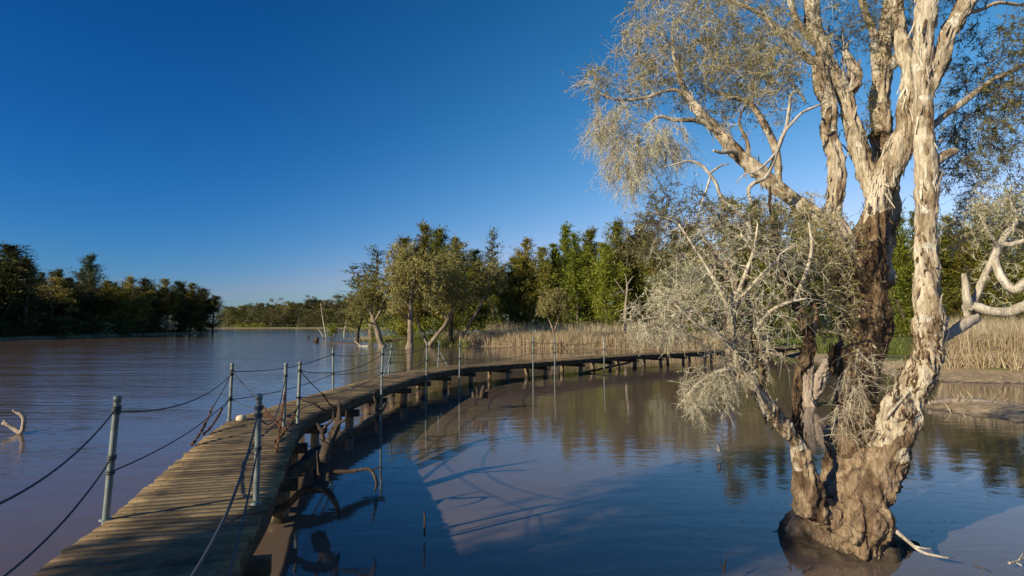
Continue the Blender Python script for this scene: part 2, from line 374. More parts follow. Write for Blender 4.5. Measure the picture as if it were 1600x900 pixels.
def spray(tw, lf, pts, dirs, m=6, L=(.08, .25), nl=8, leaf=(.035, .06), wid=(.005, .008), droop=.3, spread=.8, tr=.0016, fork=False):
    N = len(pts); b = np.repeat(pts, m, 0); d = norm(np.repeat(dirs, m, 0)+rng.normal(size=(N*m, 3))*spread+np.array([0, 0, -droop]))
    ln = rng.uniform(*L, size=(N*m, 1)); s = np.linspace(0, 1, 4)[None, :, None]
    b = b-d*ln*rng.uniform(0, .3, size=(N*m, 1))
    c = b[:, None, :]+d[:, None, :]*ln[:, None, :]*s+(rng.normal(size=(N*m, 1, 3))*.18+np.array([0, 0, -.25*droop]))*ln[:, None, :]*s**2
    if tw is not None: tubes(tw, c, np.linspace(tr, tr*.45, 4)[None, :]*np.ones((N*m, 1)), 3)
    if fork and tw is not None:
        b2 = c[:, 2]; d2 = norm(d+rng.normal(size=d.shape)*.7); l2 = ln*.6; s3 = np.linspace(0, 1, 3)[None, :, None]
        tubes(tw, b2[:, None]+d2[:, None]*l2[:, None]*s3, np.linspace(tr*.7, tr*.4, 3)[None]*np.ones((N*m, 1)), 3)
    if lf is not None and nl:
        q = np.repeat(np.arange(N*m), nl); f = rng.uniform(.15, 1.0, size=len(q)); k = np.minimum((f*3).astype(int), 2); fr = f*3-k
        base = c[q, k]*(1-fr[:, None])+c[q, k+1]*fr[:, None]
        dd = norm(d[q]*.9+rng.normal(size=(len(q), 3))*.55+np.array([0, 0, -droop*.4]))
        leaves(lf, base, dd, rng.uniform(*leaf, size=len(q)), rng.uniform(*wid, size=len(q)))
def in_ellipsoid(n, c, r):
    u = norm(rng.normal(size=(n, 3)))*rng.uniform(0, 1, size=(n, 1))**(1/2.4); return np.asarray(c)+u*np.asarray(r)

# ------------------------------------------------------------------ stock trees (local coordinates, nominal 12 m high)
def proto_casuarina(leaders=1, n=60, width=2.0, per=46, low=.1, sparse=1.0):
    tr, cr = MB(), MB(); H = 12.0
    lead = [(0, 0, 1.0)]+[(rng.normal()*.7, rng.normal()*.7, rng.uniform(.72, .92)) for _ in range(leaders-1)]
    for li, (lx, ly, hf) in enumerate(lead):
        top = np.array([lx*1.3+rng.normal()*.25, ly*1.3+rng.normal()*.25, H*hf])
        st = np.array([0, 0, -.5]) if li == 0 else np.array([lx*.15, ly*.15, H*.25])
        pts = [np.r_[st+(top-st)*f+np.array([rng.normal()*.12, rng.normal()*.12, 0])*(0 < f < 1), .11*(1-f)**.8*(1 if li == 0 else .6)+.010] for f in np.linspace(0, 1, 7)]
        c = limb(tr, pts, 7, .6, .15, li)
        k = n if li == 0 else int(n*.5); B, D, LN = [], [], []
        for i in range(k):
            f = low+(1-low)*(i+rng.uniform())/k if li == 0 else .3+.7*(i+rng.uniform())/k
            p = c[int(np.clip(f*(len(c)-1), 0, len(c)-1)), :3]
            a = rng.uniform(0, 2*math.pi); el = math.radians(rng.uniform(15, 55)+25*f)
            shape = (min(1, (1-f)*2.2)**.85*.9+.11)*(.35+.95*rng.uniform()**1.4)*(1 if f > low+.1 else .75)
            ln = width*.62*shape*(1 if li == 0 else .65)
            B.append(p); D.append((math.cos(a)*math.cos(el), math.sin(a)*math.cos(el), math.sin(el))); LN.append(ln)
        B, D, LN = np.array(B), np.array(D), np.array(LN)
        s = np.linspace(0, 1, 4)[None, :, None]
        pth = B[:, None]+D[:, None]*LN[:, None, None]*s+np.array([0, 0, .15])*LN[:, None, None]*s**2
        tubes(tr, pth, np.linspace(.035, .008, 4)[None]*np.ones((len(B), 1)), 3)
        cnt = np.maximum(8, (per*sparse*(LN/(width*.5)+.25)).astype(int)); q = np.repeat(np.arange(len(B)), cnt)
        f = rng.uniform(.12, 1.08, size=len(q))[:, None]
        base = B[q]+D[q]*LN[q, None]*f+rng.normal(size=(len(q), 3))*np.array([.15, .15, .2])*(.4+LN[q, None]*.5)
        dd = norm(D[q]*.5+rng.normal(size=(len(q), 3))*.38+np.array([0, 0, .55]))
        leaves(cr, base, dd, rng.uniform(.22, .6, size=len(q)), rng.uniform(.035, .085, size=len(q)), bend=.25)
    u = rng.normal(size=(int(60*sparse), 3))*np.array([.12, .12, .35])+top_tip(lead, H)
    leaves(cr, u, norm(rng.normal(size=u.shape)*.4+np.array([0, 0, 1])), rng.uniform(.2, .5, size=len(u)), .05)
    return tr, cr
def top_tip(lead, H): return np.array([0, 0, H-.45])
def proto_round(n=26, width=3.4, low=.22, per=170, leaf=(.16, .4)):
    tr, cr = MB(), MB(); H = 12.0
    limb(tr, [(0, 0, -.5, .24), (.15, .1, 2, .2), (.1, -.1, 5, .16), (.2, .1, 8, .1), (.1, 0, 11, .02)], 8, .5, .2, 1)
    for i in range(n):
        f = rng.uniform(0, 1); z = H*(low+(0.94-low)*f); w = width*(math.sin(math.pi*min(1, .22+.74*f))**.7)
        a = rng.uniform(0, 2*math.pi); r = w*rng.uniform(.35, .95); c = np.array([math.cos(a)*r, math.sin(a)*r, z])
        rad = rng.uniform(.6, 1.15)*np.array([1, 1, .75])
        s0 = np.array([.1, 0, max(1.2, z-r*1.0)])
        tubes(tr, np.array([[s0, (s0+c)/2+np.array([0, 0, -.15])+rng.normal(size=3)*.15, c]]), np.array([[.07, .045, .012]]), 4)
        m = int(per*rng.uniform(.7, 1.2)); u = norm(rng.normal(size=(m, 3))); p = c+u*rad*rng.uniform(.35, 1.05, size=(m, 1))
        leaves(cr, p, norm(u*.5+rng.normal(size=(m, 3))*.7+np.array([0, 0, .1])), rng.uniform(*leaf, size=m), rng.uniform(.07, .15, size=m))
    return tr, cr
PROTO = {}
def reg(key, t):
    tr, cr = t
    def half(mb, q):                        # true half widths/height of the crown, to scale by
        return None
    V = np.concatenate(cr.v); PROTO[key] = dict(tr=tr, cr=cr, h=float(V[:, 2].max()), w=float(np.percentile(np.abs(V[:, :2]), 97)), tm=None, cm=None)
reg('casu', proto_casuarina(2, 90, 3.0, 84)); reg('casu_forked', proto_casuarina(4, 80, 3.4, 76)); reg('casu_twin', proto_casuarina(3, 84, 3.0, 78, .15))
reg('casu_dense', proto_casuarina(3, 100, 3.8, 92, .04)); reg('casu_thin', proto_casuarina(2, 50, 2.2, 26, .3))
reg('round', proto_round()); reg('round_tall', proto_round(30, 2.6, .15)); reg('round_loose', proto_round(20, 3.6, .3, 110)); reg('bush', proto_round(16, 4.5, .02, 150, (.25, .6)))
used_mesh = {}
def stock(key, px, Y, top, wpx, mat, label, group=None, name='tree', cat='tree', rot=None, base=None, bark='bark_dark'):
    p = PROTO[key]; b = P(px, 505, Y); z = gh(b[0], Y) if base is None else base
    H = P(px, top, Y)[2]-z; sx = wpx*(1.10 if key.startswith('casu') else 1.08)/2*Y/F/p['w']*rng.uniform(.95, 1.05)
    if key not in used_mesh: used_mesh[key] = (p['tr'].mesh('trunk', M['bark_dark'], (0, 0, 0), True), p['cr'].mesh('crown', M['casu']))
    r = thing(name, (b[0], Y, z), label, cat, group); r.rotation_euler = (0, 0, rng.uniform(0, 6.28) if rot is None else rot); r.scale = (sx, sx, H/p['h'])
    for nm, me, mt in (('trunk', used_mesh[key][0], M[bark]), ('crown', used_mesh[key][1], M[mat])):
        o = bpy.data.objects.new(nm, me); COL.objects.link(o); o.parent = r
        o.material_slots[0].link = 'OBJECT'; o.material_slots[0].material = mt
    return r
def wood(name, spots, mats, label, cat='woodland'):
    """a far-off wood nobody can count: one mass of many tree crowns"""
    mb = MB()
    for key, x, y, z, s, h in spots:
        p = PROTO[key]; a = rng.uniform(0, 6.28); c, sn = math.cos(a), math.sin(a)
        for src in (p['cr'],):
            V = np.concatenate(src.v); V = np.stack([(V[:, 0]*c-V[:, 1]*sn)*s+x, (V[:, 0]*sn+V[:, 1]*c)*s+y, V[:, 2]*h+z], -1)
            mb.add(V, np.concatenate(src.q))
    o = mb.build(name, mats); tag(o, label, cat, kind='stuff'); return o
def mass(name, pts, rad, per, leaf, wid, mat, label, cat='undergrowth'):
    mb = MB()
    for c, r in zip(pts, rad):
        u = norm(rng.normal(size=(per, 3))); p = np.asarray(c)+u*np.asarray(r)*rng.uniform(.2, 1.05, size=(per, 1)); p = p[p[:, 2] > -.02]
        leaves(mb, p, norm(u[:len(p)]*.4+rng.normal(size=p.shape)*.7+np.array([0, 0, .3])), rng.uniform(*leaf, size=len(p)), rng.uniform(*wid, size=len(p)))
    o = mb.build(name, mat); tag(o, label, cat, kind='stuff'); return o

# ------------------------------------------------------------------ left bank
def shoreY(px): return float(np.interp(px, [-200, 0, 120, 200, 300, 343], [70, 88, 102, 115, 141, 156]))
GL = 'trees along the shaded left bank'
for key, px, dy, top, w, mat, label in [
    ('casu_dense', 2, 3, 374, 80, 'casu_shaded', 'tall dark tree cut by the left edge of the photo'),
    ('bush', 36, 2, 409, 90, 'casu_shaded', 'broad dark tree beside the tallest one at the left edge'),
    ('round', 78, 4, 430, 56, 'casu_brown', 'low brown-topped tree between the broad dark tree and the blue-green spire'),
    ('casu_dense', 108, 6, 430, 40, 'casu_shaded', 'dark tree directly left of the blue-green spire on the left bank'),
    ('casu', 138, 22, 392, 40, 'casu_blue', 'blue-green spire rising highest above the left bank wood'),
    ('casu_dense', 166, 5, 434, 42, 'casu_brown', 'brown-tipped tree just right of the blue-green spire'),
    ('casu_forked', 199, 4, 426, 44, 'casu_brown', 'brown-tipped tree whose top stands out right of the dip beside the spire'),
    ('casu_dense', 225, 5, 431, 40, 'casu_shaded', 'dark tree behind the lone shrubby tree in the water, on its left'),
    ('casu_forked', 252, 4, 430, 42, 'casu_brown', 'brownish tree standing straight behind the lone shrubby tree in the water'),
    ('casu_dense', 275, 4, 436, 38, 'casu_shaded', 'dark tree behind the lone shrubby tree in the water, on its right'),
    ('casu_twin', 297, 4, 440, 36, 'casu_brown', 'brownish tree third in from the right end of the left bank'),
    ('casu_dense', 317, 3, 447, 34, 'casu_shaded', 'dark tree second in from the right end of the left bank'),
    ('round_tall', 333, 3, 460, 24, 'casu_shaded', 'small dark tree at the right end of the left bank wood')]:
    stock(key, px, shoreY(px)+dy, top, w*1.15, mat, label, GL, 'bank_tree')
sp = []
for _ in range(150):
    px = rng.uniform(-420, 332); Y = shoreY(px)+rng.uniform(7, 40); x = P(px, 505, Y)[0]-rng.uniform(0, 6)
    if sdist(LEFT_BANK, np.array([x]), np.array([Y]))[0] < 3: continue
    sp.append((rng.choice(['casu_dense', 'round', 'round_tall', 'casu_forked']), x, Y, .3, rng.uniform(.8, 1.15), rng.uniform(.80, 1.0)))
for _ in range(170):                         # the same wood runs on south-west, beyond the left edge of the view
    px = rng.uniform(-230, 335); Y = shoreY(px)+2; x = P(px, 505, Y)[0]; t_ = rng.uniform(7, 26); x, Y = x-.8*t_, Y-.6*t_
    if sdist(LEFT_BANK, np.array([x]), np.array([Y]))[0] < 2: continue
    sp.append((rng.choice(['casu_dense', 'round', 'round_tall']), x, Y, .3, rng.uniform(.9, 1.2), rng.uniform(.66, .80)))
wood('woodland', sp, M['casu_shaded'], 'dense dark wood filling the left bank behind the waterside trees')
pts, rad = [], []
for i in range(330):
    px = rng.uniform(-150, 338); Y = shoreY(px)+(rng.uniform(-.8, 4) if i < 150 else rng.uniform(4, 12)); b = P(px, 505, Y); pts.append((b[0], Y, rng.uniform(.2, 2.4 if i < 150 else 7.5))); rad.append((1.9, 1.3, 1.7))
mass('undergrowth', pts, rad, 130, (.25, .6), (.07, .16), M['casu_shaded'], 'dark undergrowth hanging over the left waterline')
stock('bush', 168, shoreY(168)-2.2, 503, 26, 'live', 'small light green bush at the water on the left bank', None, 'shrub', 'shrub')
stock('bush', 101, shoreY(101)-2, 508, 22, 'casu_green', 'low green bush on the left bank, left of the light green one', None, 'shrub', 'shrub')
Yl = G(262, 522.5)[1]
stock('round_loose', 262, Yl, 491, 21, 'grey', 'lone small shrubby tree standing in the water off the left bank', None, 'shrub_tree', 'tree', base=-.2, bark='paper_far')  # pale leaf colour stands in for sunlight on this shaded tree

# ------------------------------------------------------------------ far bank
GF = 'trees on the far bank'
for key, px, dy, top, w, mat, label in [
    ('round', 356, 6, 478, 28, 'casu', 'dark tree at the left end of the far bank'),
    ('round_tall', 376, 9, 477, 26, 'casu', 'dark tree next to the left end of the far bank'),
    ('round_loose', 400, 16, 472, 40, 'far', 'pale spreading tree above the green grass patch on the far bank'),
    ('round', 425, 8, 476, 28, 'far', 'olive tree just right of the green grass patch on the far bank'),
    ('round_tall', 444, 10, 470, 30, 'casu_brown', 'brownish tree in the middle of the far bank'),
    ('round_loose', 432, 30, 464, 30, 'far', 'taller open-crowned tree rising behind the middle of the far bank'),
    ('round', 466, 8, 473, 34, 'far', 'rounded olive tree left of the bare leaning snag on the far bank'),
    ('round', 488, 14, 466, 36, 'far', 'larger olive tree just left of the bare snag'),
    ('round_loose', 482, 40, 460, 30, 'far', 'open-crowned tree poking above the skyline left of the bare snag'),
    ('round_tall', 508, 10, 468, 30, 'casu_brown', 'brownish tree straight behind the bare snag'),
    ('round', 524, 26, 459, 38, 'far', 'tall olive tree at the highest part of the far wood'),
    ('round', 545, 18, 464, 36, 'far', 'olive tree where the far wood meets the nearer paperbarks')]:
    stock(key, px, 276+dy, top, w, mat, label, GF, 'far_tree', bark='paper_far')
sp = []
for _ in range(190):
    px = rng.uniform(345, 660); Y = 284+rng.uniform(2, 60); x = P(px, 505, Y)[0]
    sp.append((rng.choice(['round', 'round_tall', 'round_loose', 'casu_dense']), x, Y, 1.0, rng.uniform(1.1, 1.5), rng.uniform(.66, .84)+.36*min(1, max(0, (px-350)/190))))
wood('woodland', sp, M['far'], 'distant olive wood along the far shore of the lake')
pts, rad = [], []
for _ in range(380):
    px = rng.uniform(346, 650); b = P(px, 505, 275.6+rng.uniform(0, 15)); pts.append((b[0], b[1], rng.uniform(.3, 8.5))); rad.append((3.2, 2, 2.2))
mass('undergrowth', pts, rad, 60, (.4, .9), (.15, .3), M['far'], 'bushes along the far waterline')
pts = [tuple(P(px, 505, 276.5)[:2])+(.9,) for px in np.linspace(372, 412, 12)]
mass('grass', pts, [(2.6, 1.2, 1.6)]*12, 200, (.4, .8), (.12, .25), M['casu_green'], 'bright green grass patch on the far bank', 'grass')

# ------------------------------------------------------------------ trees surveyed one by one
def pxp(rows): return [np.r_[P(px, py, Y), w/2*Y/F] for px, py, Y, w in rows]
def own_tree(name, label, limbs, ell, leafm, bark, group=None, cat='tree', sides=9, step=.25, m=7, nl=9, leaf=(.10, .26), wid=(.035, .08), L=(.2, .62), rough=.16, droop=.3, rmax=.06, tw=None, K=5, rmin=.008):
    base = pxp(limbs[0])[0]; root = thing(name, (base[0], base[1], max(base[2], -.1)), label, cat, group)
    tr, cr, nd, nr = MB(), MB(), [], []
    for i, l in enumerate(limbs):
        c = limb(tr, pxp([(q[0], q[1], q[2], q[3]*(.62 if i else .72)) for q in l]), sides, step, rough, i+3, knob=.08); k = slice(len(c)//3 if i == 0 else 0, None); nd.append(c[k, :3]); nr.append(c[k, 3])
    tg = [in_ellipsoid(max(6, int(n*.85)), P(px, py, Y), (rx*Y/F, rY, ry*Y/F)) for px, py, Y, rx, ry, rY, n in ell]
    if tg:
        PP, RR, EE, _ = grow(np.concatenate(nd), np.concatenate(nr), np.concatenate(tg), K, rmax, rmin, rscale=2)
        tubes(tr, PP, RR, 3)
        spray(None, cr, PP[:, -1], EE, m, L, nl, leaf, wid, droop)
    tr.build('trunk', M[bark], root, smooth=True)
    if tg: cr.build('crown', M[leafm], root)
    return root
GM = 'paperbarks standing in the water at the point'
own_tree('paperbark_tree', 'small paperbark leaning left at the tip of the wooded point', [
    [(558, 538, 66, 9), (559, 520, 66, 7), (563, 505, 66, 5), (570, 490, 66, 3)], [(560, 512, 66, 5), (550, 500, 66, 3), (543, 492, 65, 1.5)], [(563, 500, 66, 5), (578, 492, 66, 2)]],
    [(552, 486, 66, 13, 20, 1.8, 46), (572, 470, 67, 18, 24, 2, 60), (548, 506, 65, 8, 8, 1, 12)], 'mela', 'bark_dark', GM)
own_tree('paperbark_tree', 'paperbark with pale crooked forks and a flared foot in the water', [
    [(598, 546, 59, 22), (594, 534, 59, 13), (590, 518, 59, 11), (585, 505, 59, 10), (582, 492, 59, 5)], [(586, 506, 59, 6), (578, 504, 58.5, 3), (570, 500, 58, 2)], [(584, 500, 59, 6), (575, 482, 59, 4), (566, 465, 59, 2)],
    [(585, 503, 59, 6), (594, 486, 59, 4), (600, 466, 59, 2)], [(583, 495, 59, 4), (582, 475, 59.5, 3), (584, 455, 60, 1.5)]],
    [(566, 472, 59, 25, 24, 2, 70), (596, 462, 60, 23, 30, 2.2, 76), (580, 446, 60, 30, 22, 2, 76)], 'mela', 'paper_far', GM)
own_tree('paperbark_tree', 'tallest paperbark, thick straight pale trunk rising from the water', [
    [(640, 545, 57, 20), (641, 532, 57, 13), (641, 505, 57, 11), (642, 480, 57, 9), (644, 455, 57, 7), (648, 430, 57, 3)], [(642, 480, 57, 5), (630, 470, 57, 4), (618, 474, 56.5, 2.5), (612, 481, 56, 1.5)],
    [(643, 468, 57, 5), (634, 452, 57, 3.5), (622, 440, 56.5, 2)], [(643, 465, 57, 5), (654, 450, 57, 3.5), (663, 436, 57, 1.5)], [(642, 500, 57, 5), (628, 490, 56, 3), (618, 478, 56, 1.5)]],
    [(626, 442, 57, 30, 38, 2.2, 150), (658, 425, 58, 34, 38, 2.4, 160), (632, 402, 58.5, 30, 30, 2, 100), (618, 478, 56, 14, 12, 1.2, 24), (672, 455, 57.5, 16, 30, 2, 60)], 'mela', 'paper_far', GM, droop=.6)
own_tree('paperbark_tree', 'dark paperbark with two trunks leaning apart, right of the tallest one', [
    [(670, 540, 62, 12), (684, 522, 62, 9), (698, 503, 62, 7), (705, 480, 62, 4)], [(668, 540, 62, 9), (658, 515, 62.5, 6), (650, 495, 63, 4)], [(698, 503, 62, 5), (690, 470, 62, 3), (682, 450, 62, 2)]],
    [(700, 430, 62, 30, 36, 2.6, 190), (690, 470, 62, 28, 24, 2.2, 110), (720, 460, 62.5, 22, 30, 2.2, 90)], 'mela', 'paper_far', GM)
own_tree('paperbark_tree', 'slim upright dark paperbark between the two leaning ones', [
    [(704, 538, 64, 12), (704, 520, 64, 9), (706, 490, 64, 7), (710, 460, 64, 4)]], [(712, 400, 65, 26, 26, 2.2, 110), (706, 440, 65, 24, 24, 2, 70)], 'mela', 'bark_dark', GM)
own_tree('paperbark_tree', 'paperbark leaning right with a hazy pale crown over the dark thicket', [
    [(718, 534, 66, 8), (734, 505, 66, 6), (751, 478, 66, 5), (762, 450, 66, 2)], [(751, 478, 66, 4), (745, 455, 66, 2), (735, 440, 66, 1.5)]],
    [(762, 425, 66, 28, 24, 2.4, 130), (745, 450, 66, 20, 18, 2, 50), (785, 440, 67, 14, 18, 1.6, 36)], 'mela', 'paper_far', GM)
own_tree('paperbark_sapling', 'young forked paperbark standing alone before the reed bed', [
    [(866, 537, 56, 5), (865, 518, 56, 4.5), (860, 505, 56, 3), (856, 496, 56, 2)], [(865, 520, 56, 3.5), (872, 500, 56, 3), (876, 485, 56, 2)]],
    [(862, 470, 56, 22, 24, 1.7, 100), (852, 482, 56, 14, 12, 1, 26), (880, 478, 56, 12, 18, 1, 30)], 'live', 'paper_far')
own_tree('paperbark_tree', 'pale many-stemmed paperbark on the grass beyond the boardwalk', [
    [(1064, 528, 43, 9), (1062, 505, 43, 6), (1056, 480, 43, 4), (1050, 455, 43, 2)], [(1064, 522, 43, 6), (1068, 495, 43, 5), (1076, 470, 43, 3)], [(1063, 518, 43, 5), (1062, 490, 43.2, 4), (1064, 460, 43, 2)], [(1065, 520, 43, 4), (1075, 500, 43, 3), (1084, 480, 43, 2)]],
    [(1040, 445, 43, 30, 26, 1.6, 90), (1075, 440, 43, 34, 30, 1.8, 120), (1030, 478, 43, 14, 14, 1, 26)], 'grey', 'paper_far')
def dead(name, label, limbs, bark='dead', cat='dead tree', sides=8, step=.1, rough=.2, group=None, wf=.8, ridge=0):
    b = pxp(limbs[0])[0]; mb = MB()
    for i, l in enumerate(limbs): limb(mb, pxp([(q[0], q[1], q[2], q[3]*wf) for q in l]), sides, step, rough, i+5, knob=.12, ridge=ridge)
    o = mb.build(name, M[bark], None, (b[0], b[1], max(b[2], -.3)), True); return tag(o, label, cat, group)
dead('dead_tree', 'bare white dead tree with raised arms above the reeds', [
    [(976, 532, 60, 7), (977, 500, 60, 7), (978, 470, 60, 6), (980, 450, 60, 5), (979, 438, 60, 3), (976, 428, 60, 1.5)], [(978, 462, 60, 4), (970, 456, 59.6, 3), (962, 461, 59.2, 2.5), (954, 460, 59, 1)],
    [(980, 446, 60, 3), (986, 436, 60, 2.5), (990, 432, 60, 1)], [(976, 458, 60, 3), (966, 444, 60, 2), (960, 436, 60, 1)], [(979, 455, 60, 3), (986, 452, 60, 2), (991, 453, 60, .8)]], 'snag', step=.2, wf=.6)
dead('bare_snag', 'thin bare snag leaning in the water off the far bank', [
    [(510, 529, 92, 3), (507, 512, 92, 2.4), (504, 495, 92, 1.8), (501, 474, 92, 1)], [(506, 527, 92, 2.2), (501, 519, 92, 1.6), (496, 513, 92, .8)]], step=.3, cat='snag')
dead('bare_snag', 'short forked white snag left of the leaning paperbark at the point', [
    [(538, 530, 80, 3), (538, 518, 80, 2.2), (540, 505, 80, 1.2), (544, 499, 80, .6)], [(538, 514, 80, 1.6), (543, 508, 80, 1.2), (548, 502, 80, .5)]], step=.3, cat='snag')
own_tree('waterside_bush', 'scrubby half-bare bush in the water by the bare snag', [[(518, 535, 78, 3), (518, 525, 78, 2), (515, 512, 78, 1)], [(519, 533, 78, 2), (526, 520, 78, 1.2), (530, 512, 78, .6)], [(517, 533, 78, 2), (510, 524, 78, 1), (506, 518, 78, .6)]],
    [(519, 514, 78, 10, 9, .8, 26)], 'casu_green', 'bark_dark', cat='bush')
dead('driftwood_log', 'low dark log lying in the water at the foot of the point', [[(508, 536, 73, 3), (525, 536.5, 72, 5), (545, 536, 71, 4), (566, 535, 70, 2)]], 'drift', 'log', step=.3)
dead('driftwood_branch', 'pale forked branch washed up before the crooked paperbark', [[(553, 541, 64, 2), (562, 541, 63, 3), (572, 541, 62, 3), (578, 539, 62, 2)], [(565, 541, 63, 2), (558, 536, 63, 2), (554, 533, 63, 1)]], 'dead', 'branch', step=.3)
dead('stump', 'dark knobbly stump in the open lake, nearer the point', [[(494, 535, 74, 10), (495, 531, 74, 8), (497, 527, 74, 4)], [(490, 535, 74, 4), (492, 532, 74, 3), (491, 530, 74, 2)]], 'drift', 'stump', step=.1)
dead('stump', 'tiny dark stump farthest out in the open lake', [[(482, 530, 86, 3.5), (482, 527, 86, 3), (481, 525, 86, 1.5)]], 'drift', 'stump', step=.1)
dead('fallen_log', 'fallen log on the shore under the paperbarks', [[(602, 533, 68, 4), (620, 531, 67, 5), (636, 529, 66, 3)]], 'drift', 'log', step=.3)

GC = 'casuarinas behind the reeds'
for key, px, Y, top, w, mat, label in [
    ('casu_thin', 582, 80, 380, 62, 'casu_blue', 'loose bluish tree at the left end of the casuarina row, above the point'),
    ('casu_dense', 636, 77, 364, 56, 'casu_brown', 'brownish casuarina crowning the left of the tallest clump'),
    ('casu', 662, 80, 340, 50, 'casu_brown', 'tall casuarina forming the peak of the clump above the straight paperbark'),
    ('casu_dense', 684, 78, 350, 56, 'casu', 'dark casuarina just right of the peak of the tallest clump'),
    ('casu_forked', 708, 76, 360, 56, 'casu', 'dark casuarina where the tallest clump begins to fall away'),
    ('casu_twin', 738, 82, 386, 46, 'casu', 'narrow dark casuarina left of the thin bluish plumes'),
    ('casu_thin', 771, 96, 352, 40, 'casu_blue', 'thin see-through bluish casuarina standing above its neighbours'),
    ('casu_dense', 800, 84, 396, 50, 'casu', 'low dark casuarina right of the thin bluish plume'),
    ('casu_twin', 822, 85, 368, 44, 'casu_brown', 'brown-tipped casuarina behind the left side of the young paperbark'),
    ('casu_forked', 852, 84, 378, 54, 'casu', 'casuarina straight behind the young forked paperbark'),
    ('casu', 884, 88, 342, 44, 'casu_green', 'tall slim casuarina right of the young paperbark'),
    ('casu_twin', 902, 82, 358, 40, 'casu_green', 'light green casuarina between two taller slim ones'),
    ('casu', 924, 86, 350, 54, 'casu', 'pointed casuarina left of the bright green one'),
    ('casu_forked', 946, 80, 370, 46, 'casu_green', 'bright yellow-green casuarina left of the white dead tree'),
    ('casu_dense', 970, 84, 337, 54, 'casu', 'tall dark casuarina behind the white dead tree'),
    ('casu_twin', 996, 86, 342, 52, 'casu_brown', 'brownish casuarina right of the white dead tree'),
    ('casu_dense', 1022, 82, 352, 52, 'casu', 'casuarina behind the left tip of the grey twigs'),
    ('casu_forked', 1054, 80, 348, 56, 'casu_brown', 'casuarina behind the grey twigs above the many-stemmed paperbark'),
    ('casu_dense', 1088, 78, 345, 56, 'casu', 'dark casuarina seen through grey twigs, left of the round olive tree'),
    ('round', 1134, 66, 302, 84, 'mela', 'round olive-brown tree behind the white crooked dead limb'),
    ('casu_dense', 1180, 80, 306, 60, 'casu', 'casuarina glimpsed right of the round olive tree'),
    ('casu_forked', 1222, 78, 304, 60, 'casu', 'casuarina glimpsed behind the left stem of the great paperbark'),
    ('casu_dense', 1264, 80, 312, 60, 'casu_green', 'light green casuarina glimpsed left of the shaggy central trunk'),
    ('casu_twin', 1306, 78, 316, 58, 'casu', 'casuarina hidden mostly by the shaggy central trunk'),
    ('casu_dense', 1402, 76, 322, 60, 'casu_green', 'light green casuarina between the two big trunks'),
    ('casu_forked', 1442, 74, 318, 60, 'casu', 'casuarina behind the straight right trunk'),
    ('casu_twin', 1490, 76, 330, 64, 'casu', 'casuarina just right of the straight right trunk'),
    ('casu_dense', 1534, 72, 306, 70, 'casu_brown', 'brownish casuarina above the dead grey fork at right'),
    ('casu_forked', 1584, 70, 296, 76, 'casu', 'tall casuarina at the right edge of the photo')]:
    stock(key, px, Y, top, w*1.12, mat, label, GC, 'casuarina_tree', bark='paper_far' if key in ('casu_twin', 'casu_thin') else 'bark_dark')
sp = []
for _ in range(150):
    px = rng.uniform(650, 1700); Y = rng.uniform(90, 112); x = P(px, 505, Y)[0]
    sp.append((rng.choice(['casu_dense', 'casu_forked', 'casu_twin', 'round_tall']), x, Y, .5, rng.uniform(.85, 1.1), rng.uniform(.95, 1.18)*(1 if px > 850 else .80)))
wood('woodland', sp, M['casu'], 'dense casuarina wood behind the reed bed and the paperbarks')
pts, rad = [], []
for i in range(420):
    px = rng.uniform(600, 1660); Y = rng.uniform(70, 78) if i < 130 else rng.uniform(80, 90); b = P(px, 505, Y); pts.append((b[0], Y, rng.uniform(.2, 2.6)*(1 if px < 1000 else .6) if i < 130 else rng.uniform(.3, 8))); rad.append((1.6, 1.0, 1.4))
mass('undergrowth', pts, rad, 110, (.2, .5), (.05, .12), M['casu'], 'dark undergrowth beneath the casuarinas')
pts, rad = [], []
for px, py, Y in [(612, 505, 66), (625, 512, 65), (655, 512, 66), (672, 505, 67), (606, 520, 66), (648, 520, 66), (690, 520, 66), (560, 515, 72), (572, 505, 73), (584, 512, 71), (556, 500, 74), (576, 490, 74), (590, 498, 70), (548, 512, 74)]:
    pts.append(tuple(P(px, py, Y))); rad.append((1.2, .8, 1.1))
mass('undergrowth', pts, rad, 170, (.15, .35), (.04, .09), M['casu_green'], 'light green bushes between the paperbark trunks on the point')

# ------------------------------------------------------------------ reeds and grass
def blades(name, spots, H, W, mat, label, cat, kind='stuff', lean=.16, heads=False):
    mb = MB(); n = len(spots); X = spots; h = rng.uniform(H[0], H[1], size=n)
    d = norm(np.stack([rng.normal(size=n)*lean, rng.normal(size=n)*lean, np.ones(n)], -1)); s = norm(np.stack([rng.normal(size=n), rng.normal(size=n)*.5, np.zeros(n)], -1))
    w = rng.uniform(*W, size=n)[:, None]; mid = X+d*h[:, None]*.55; tip = X+d*h[:, None]+np.stack([rng.normal(size=n), rng.normal(size=n), -np.abs(rng.normal(size=n))], -1)*h[:, None]*.10
    V = np.stack([X-s*w*.5, X+s*w*.5, mid+s*w*.42, mid-s*w*.42, tip], 1)
    q = np.arange(n)[:, None]*5
    mb.add(V, np.concatenate([q, q+1, q+2, q+3], 1), np.concatenate([q+3, q+2, q+4], 1))
    o = mb.build(name, M[mat]); return tag(o, label, cat, kind=kind)
def scatter(n, px, py_to_Y, keep=None):
    x = rng.uniform(px[0], px[1], size=n*2); out = []
    Y = py_to_Y(x, rng.uniform(0, 1, size=n*2)); pos = np.stack([(x-800)/F*Y, Y], -1); z = ground_h(pos[:, 0], pos[:, 1])
    k = z > -.10
    if keep is not None: k &= keep(x, Y)
    return np.concatenate([pos, z[:, None]-.03], -1)[k][:n]
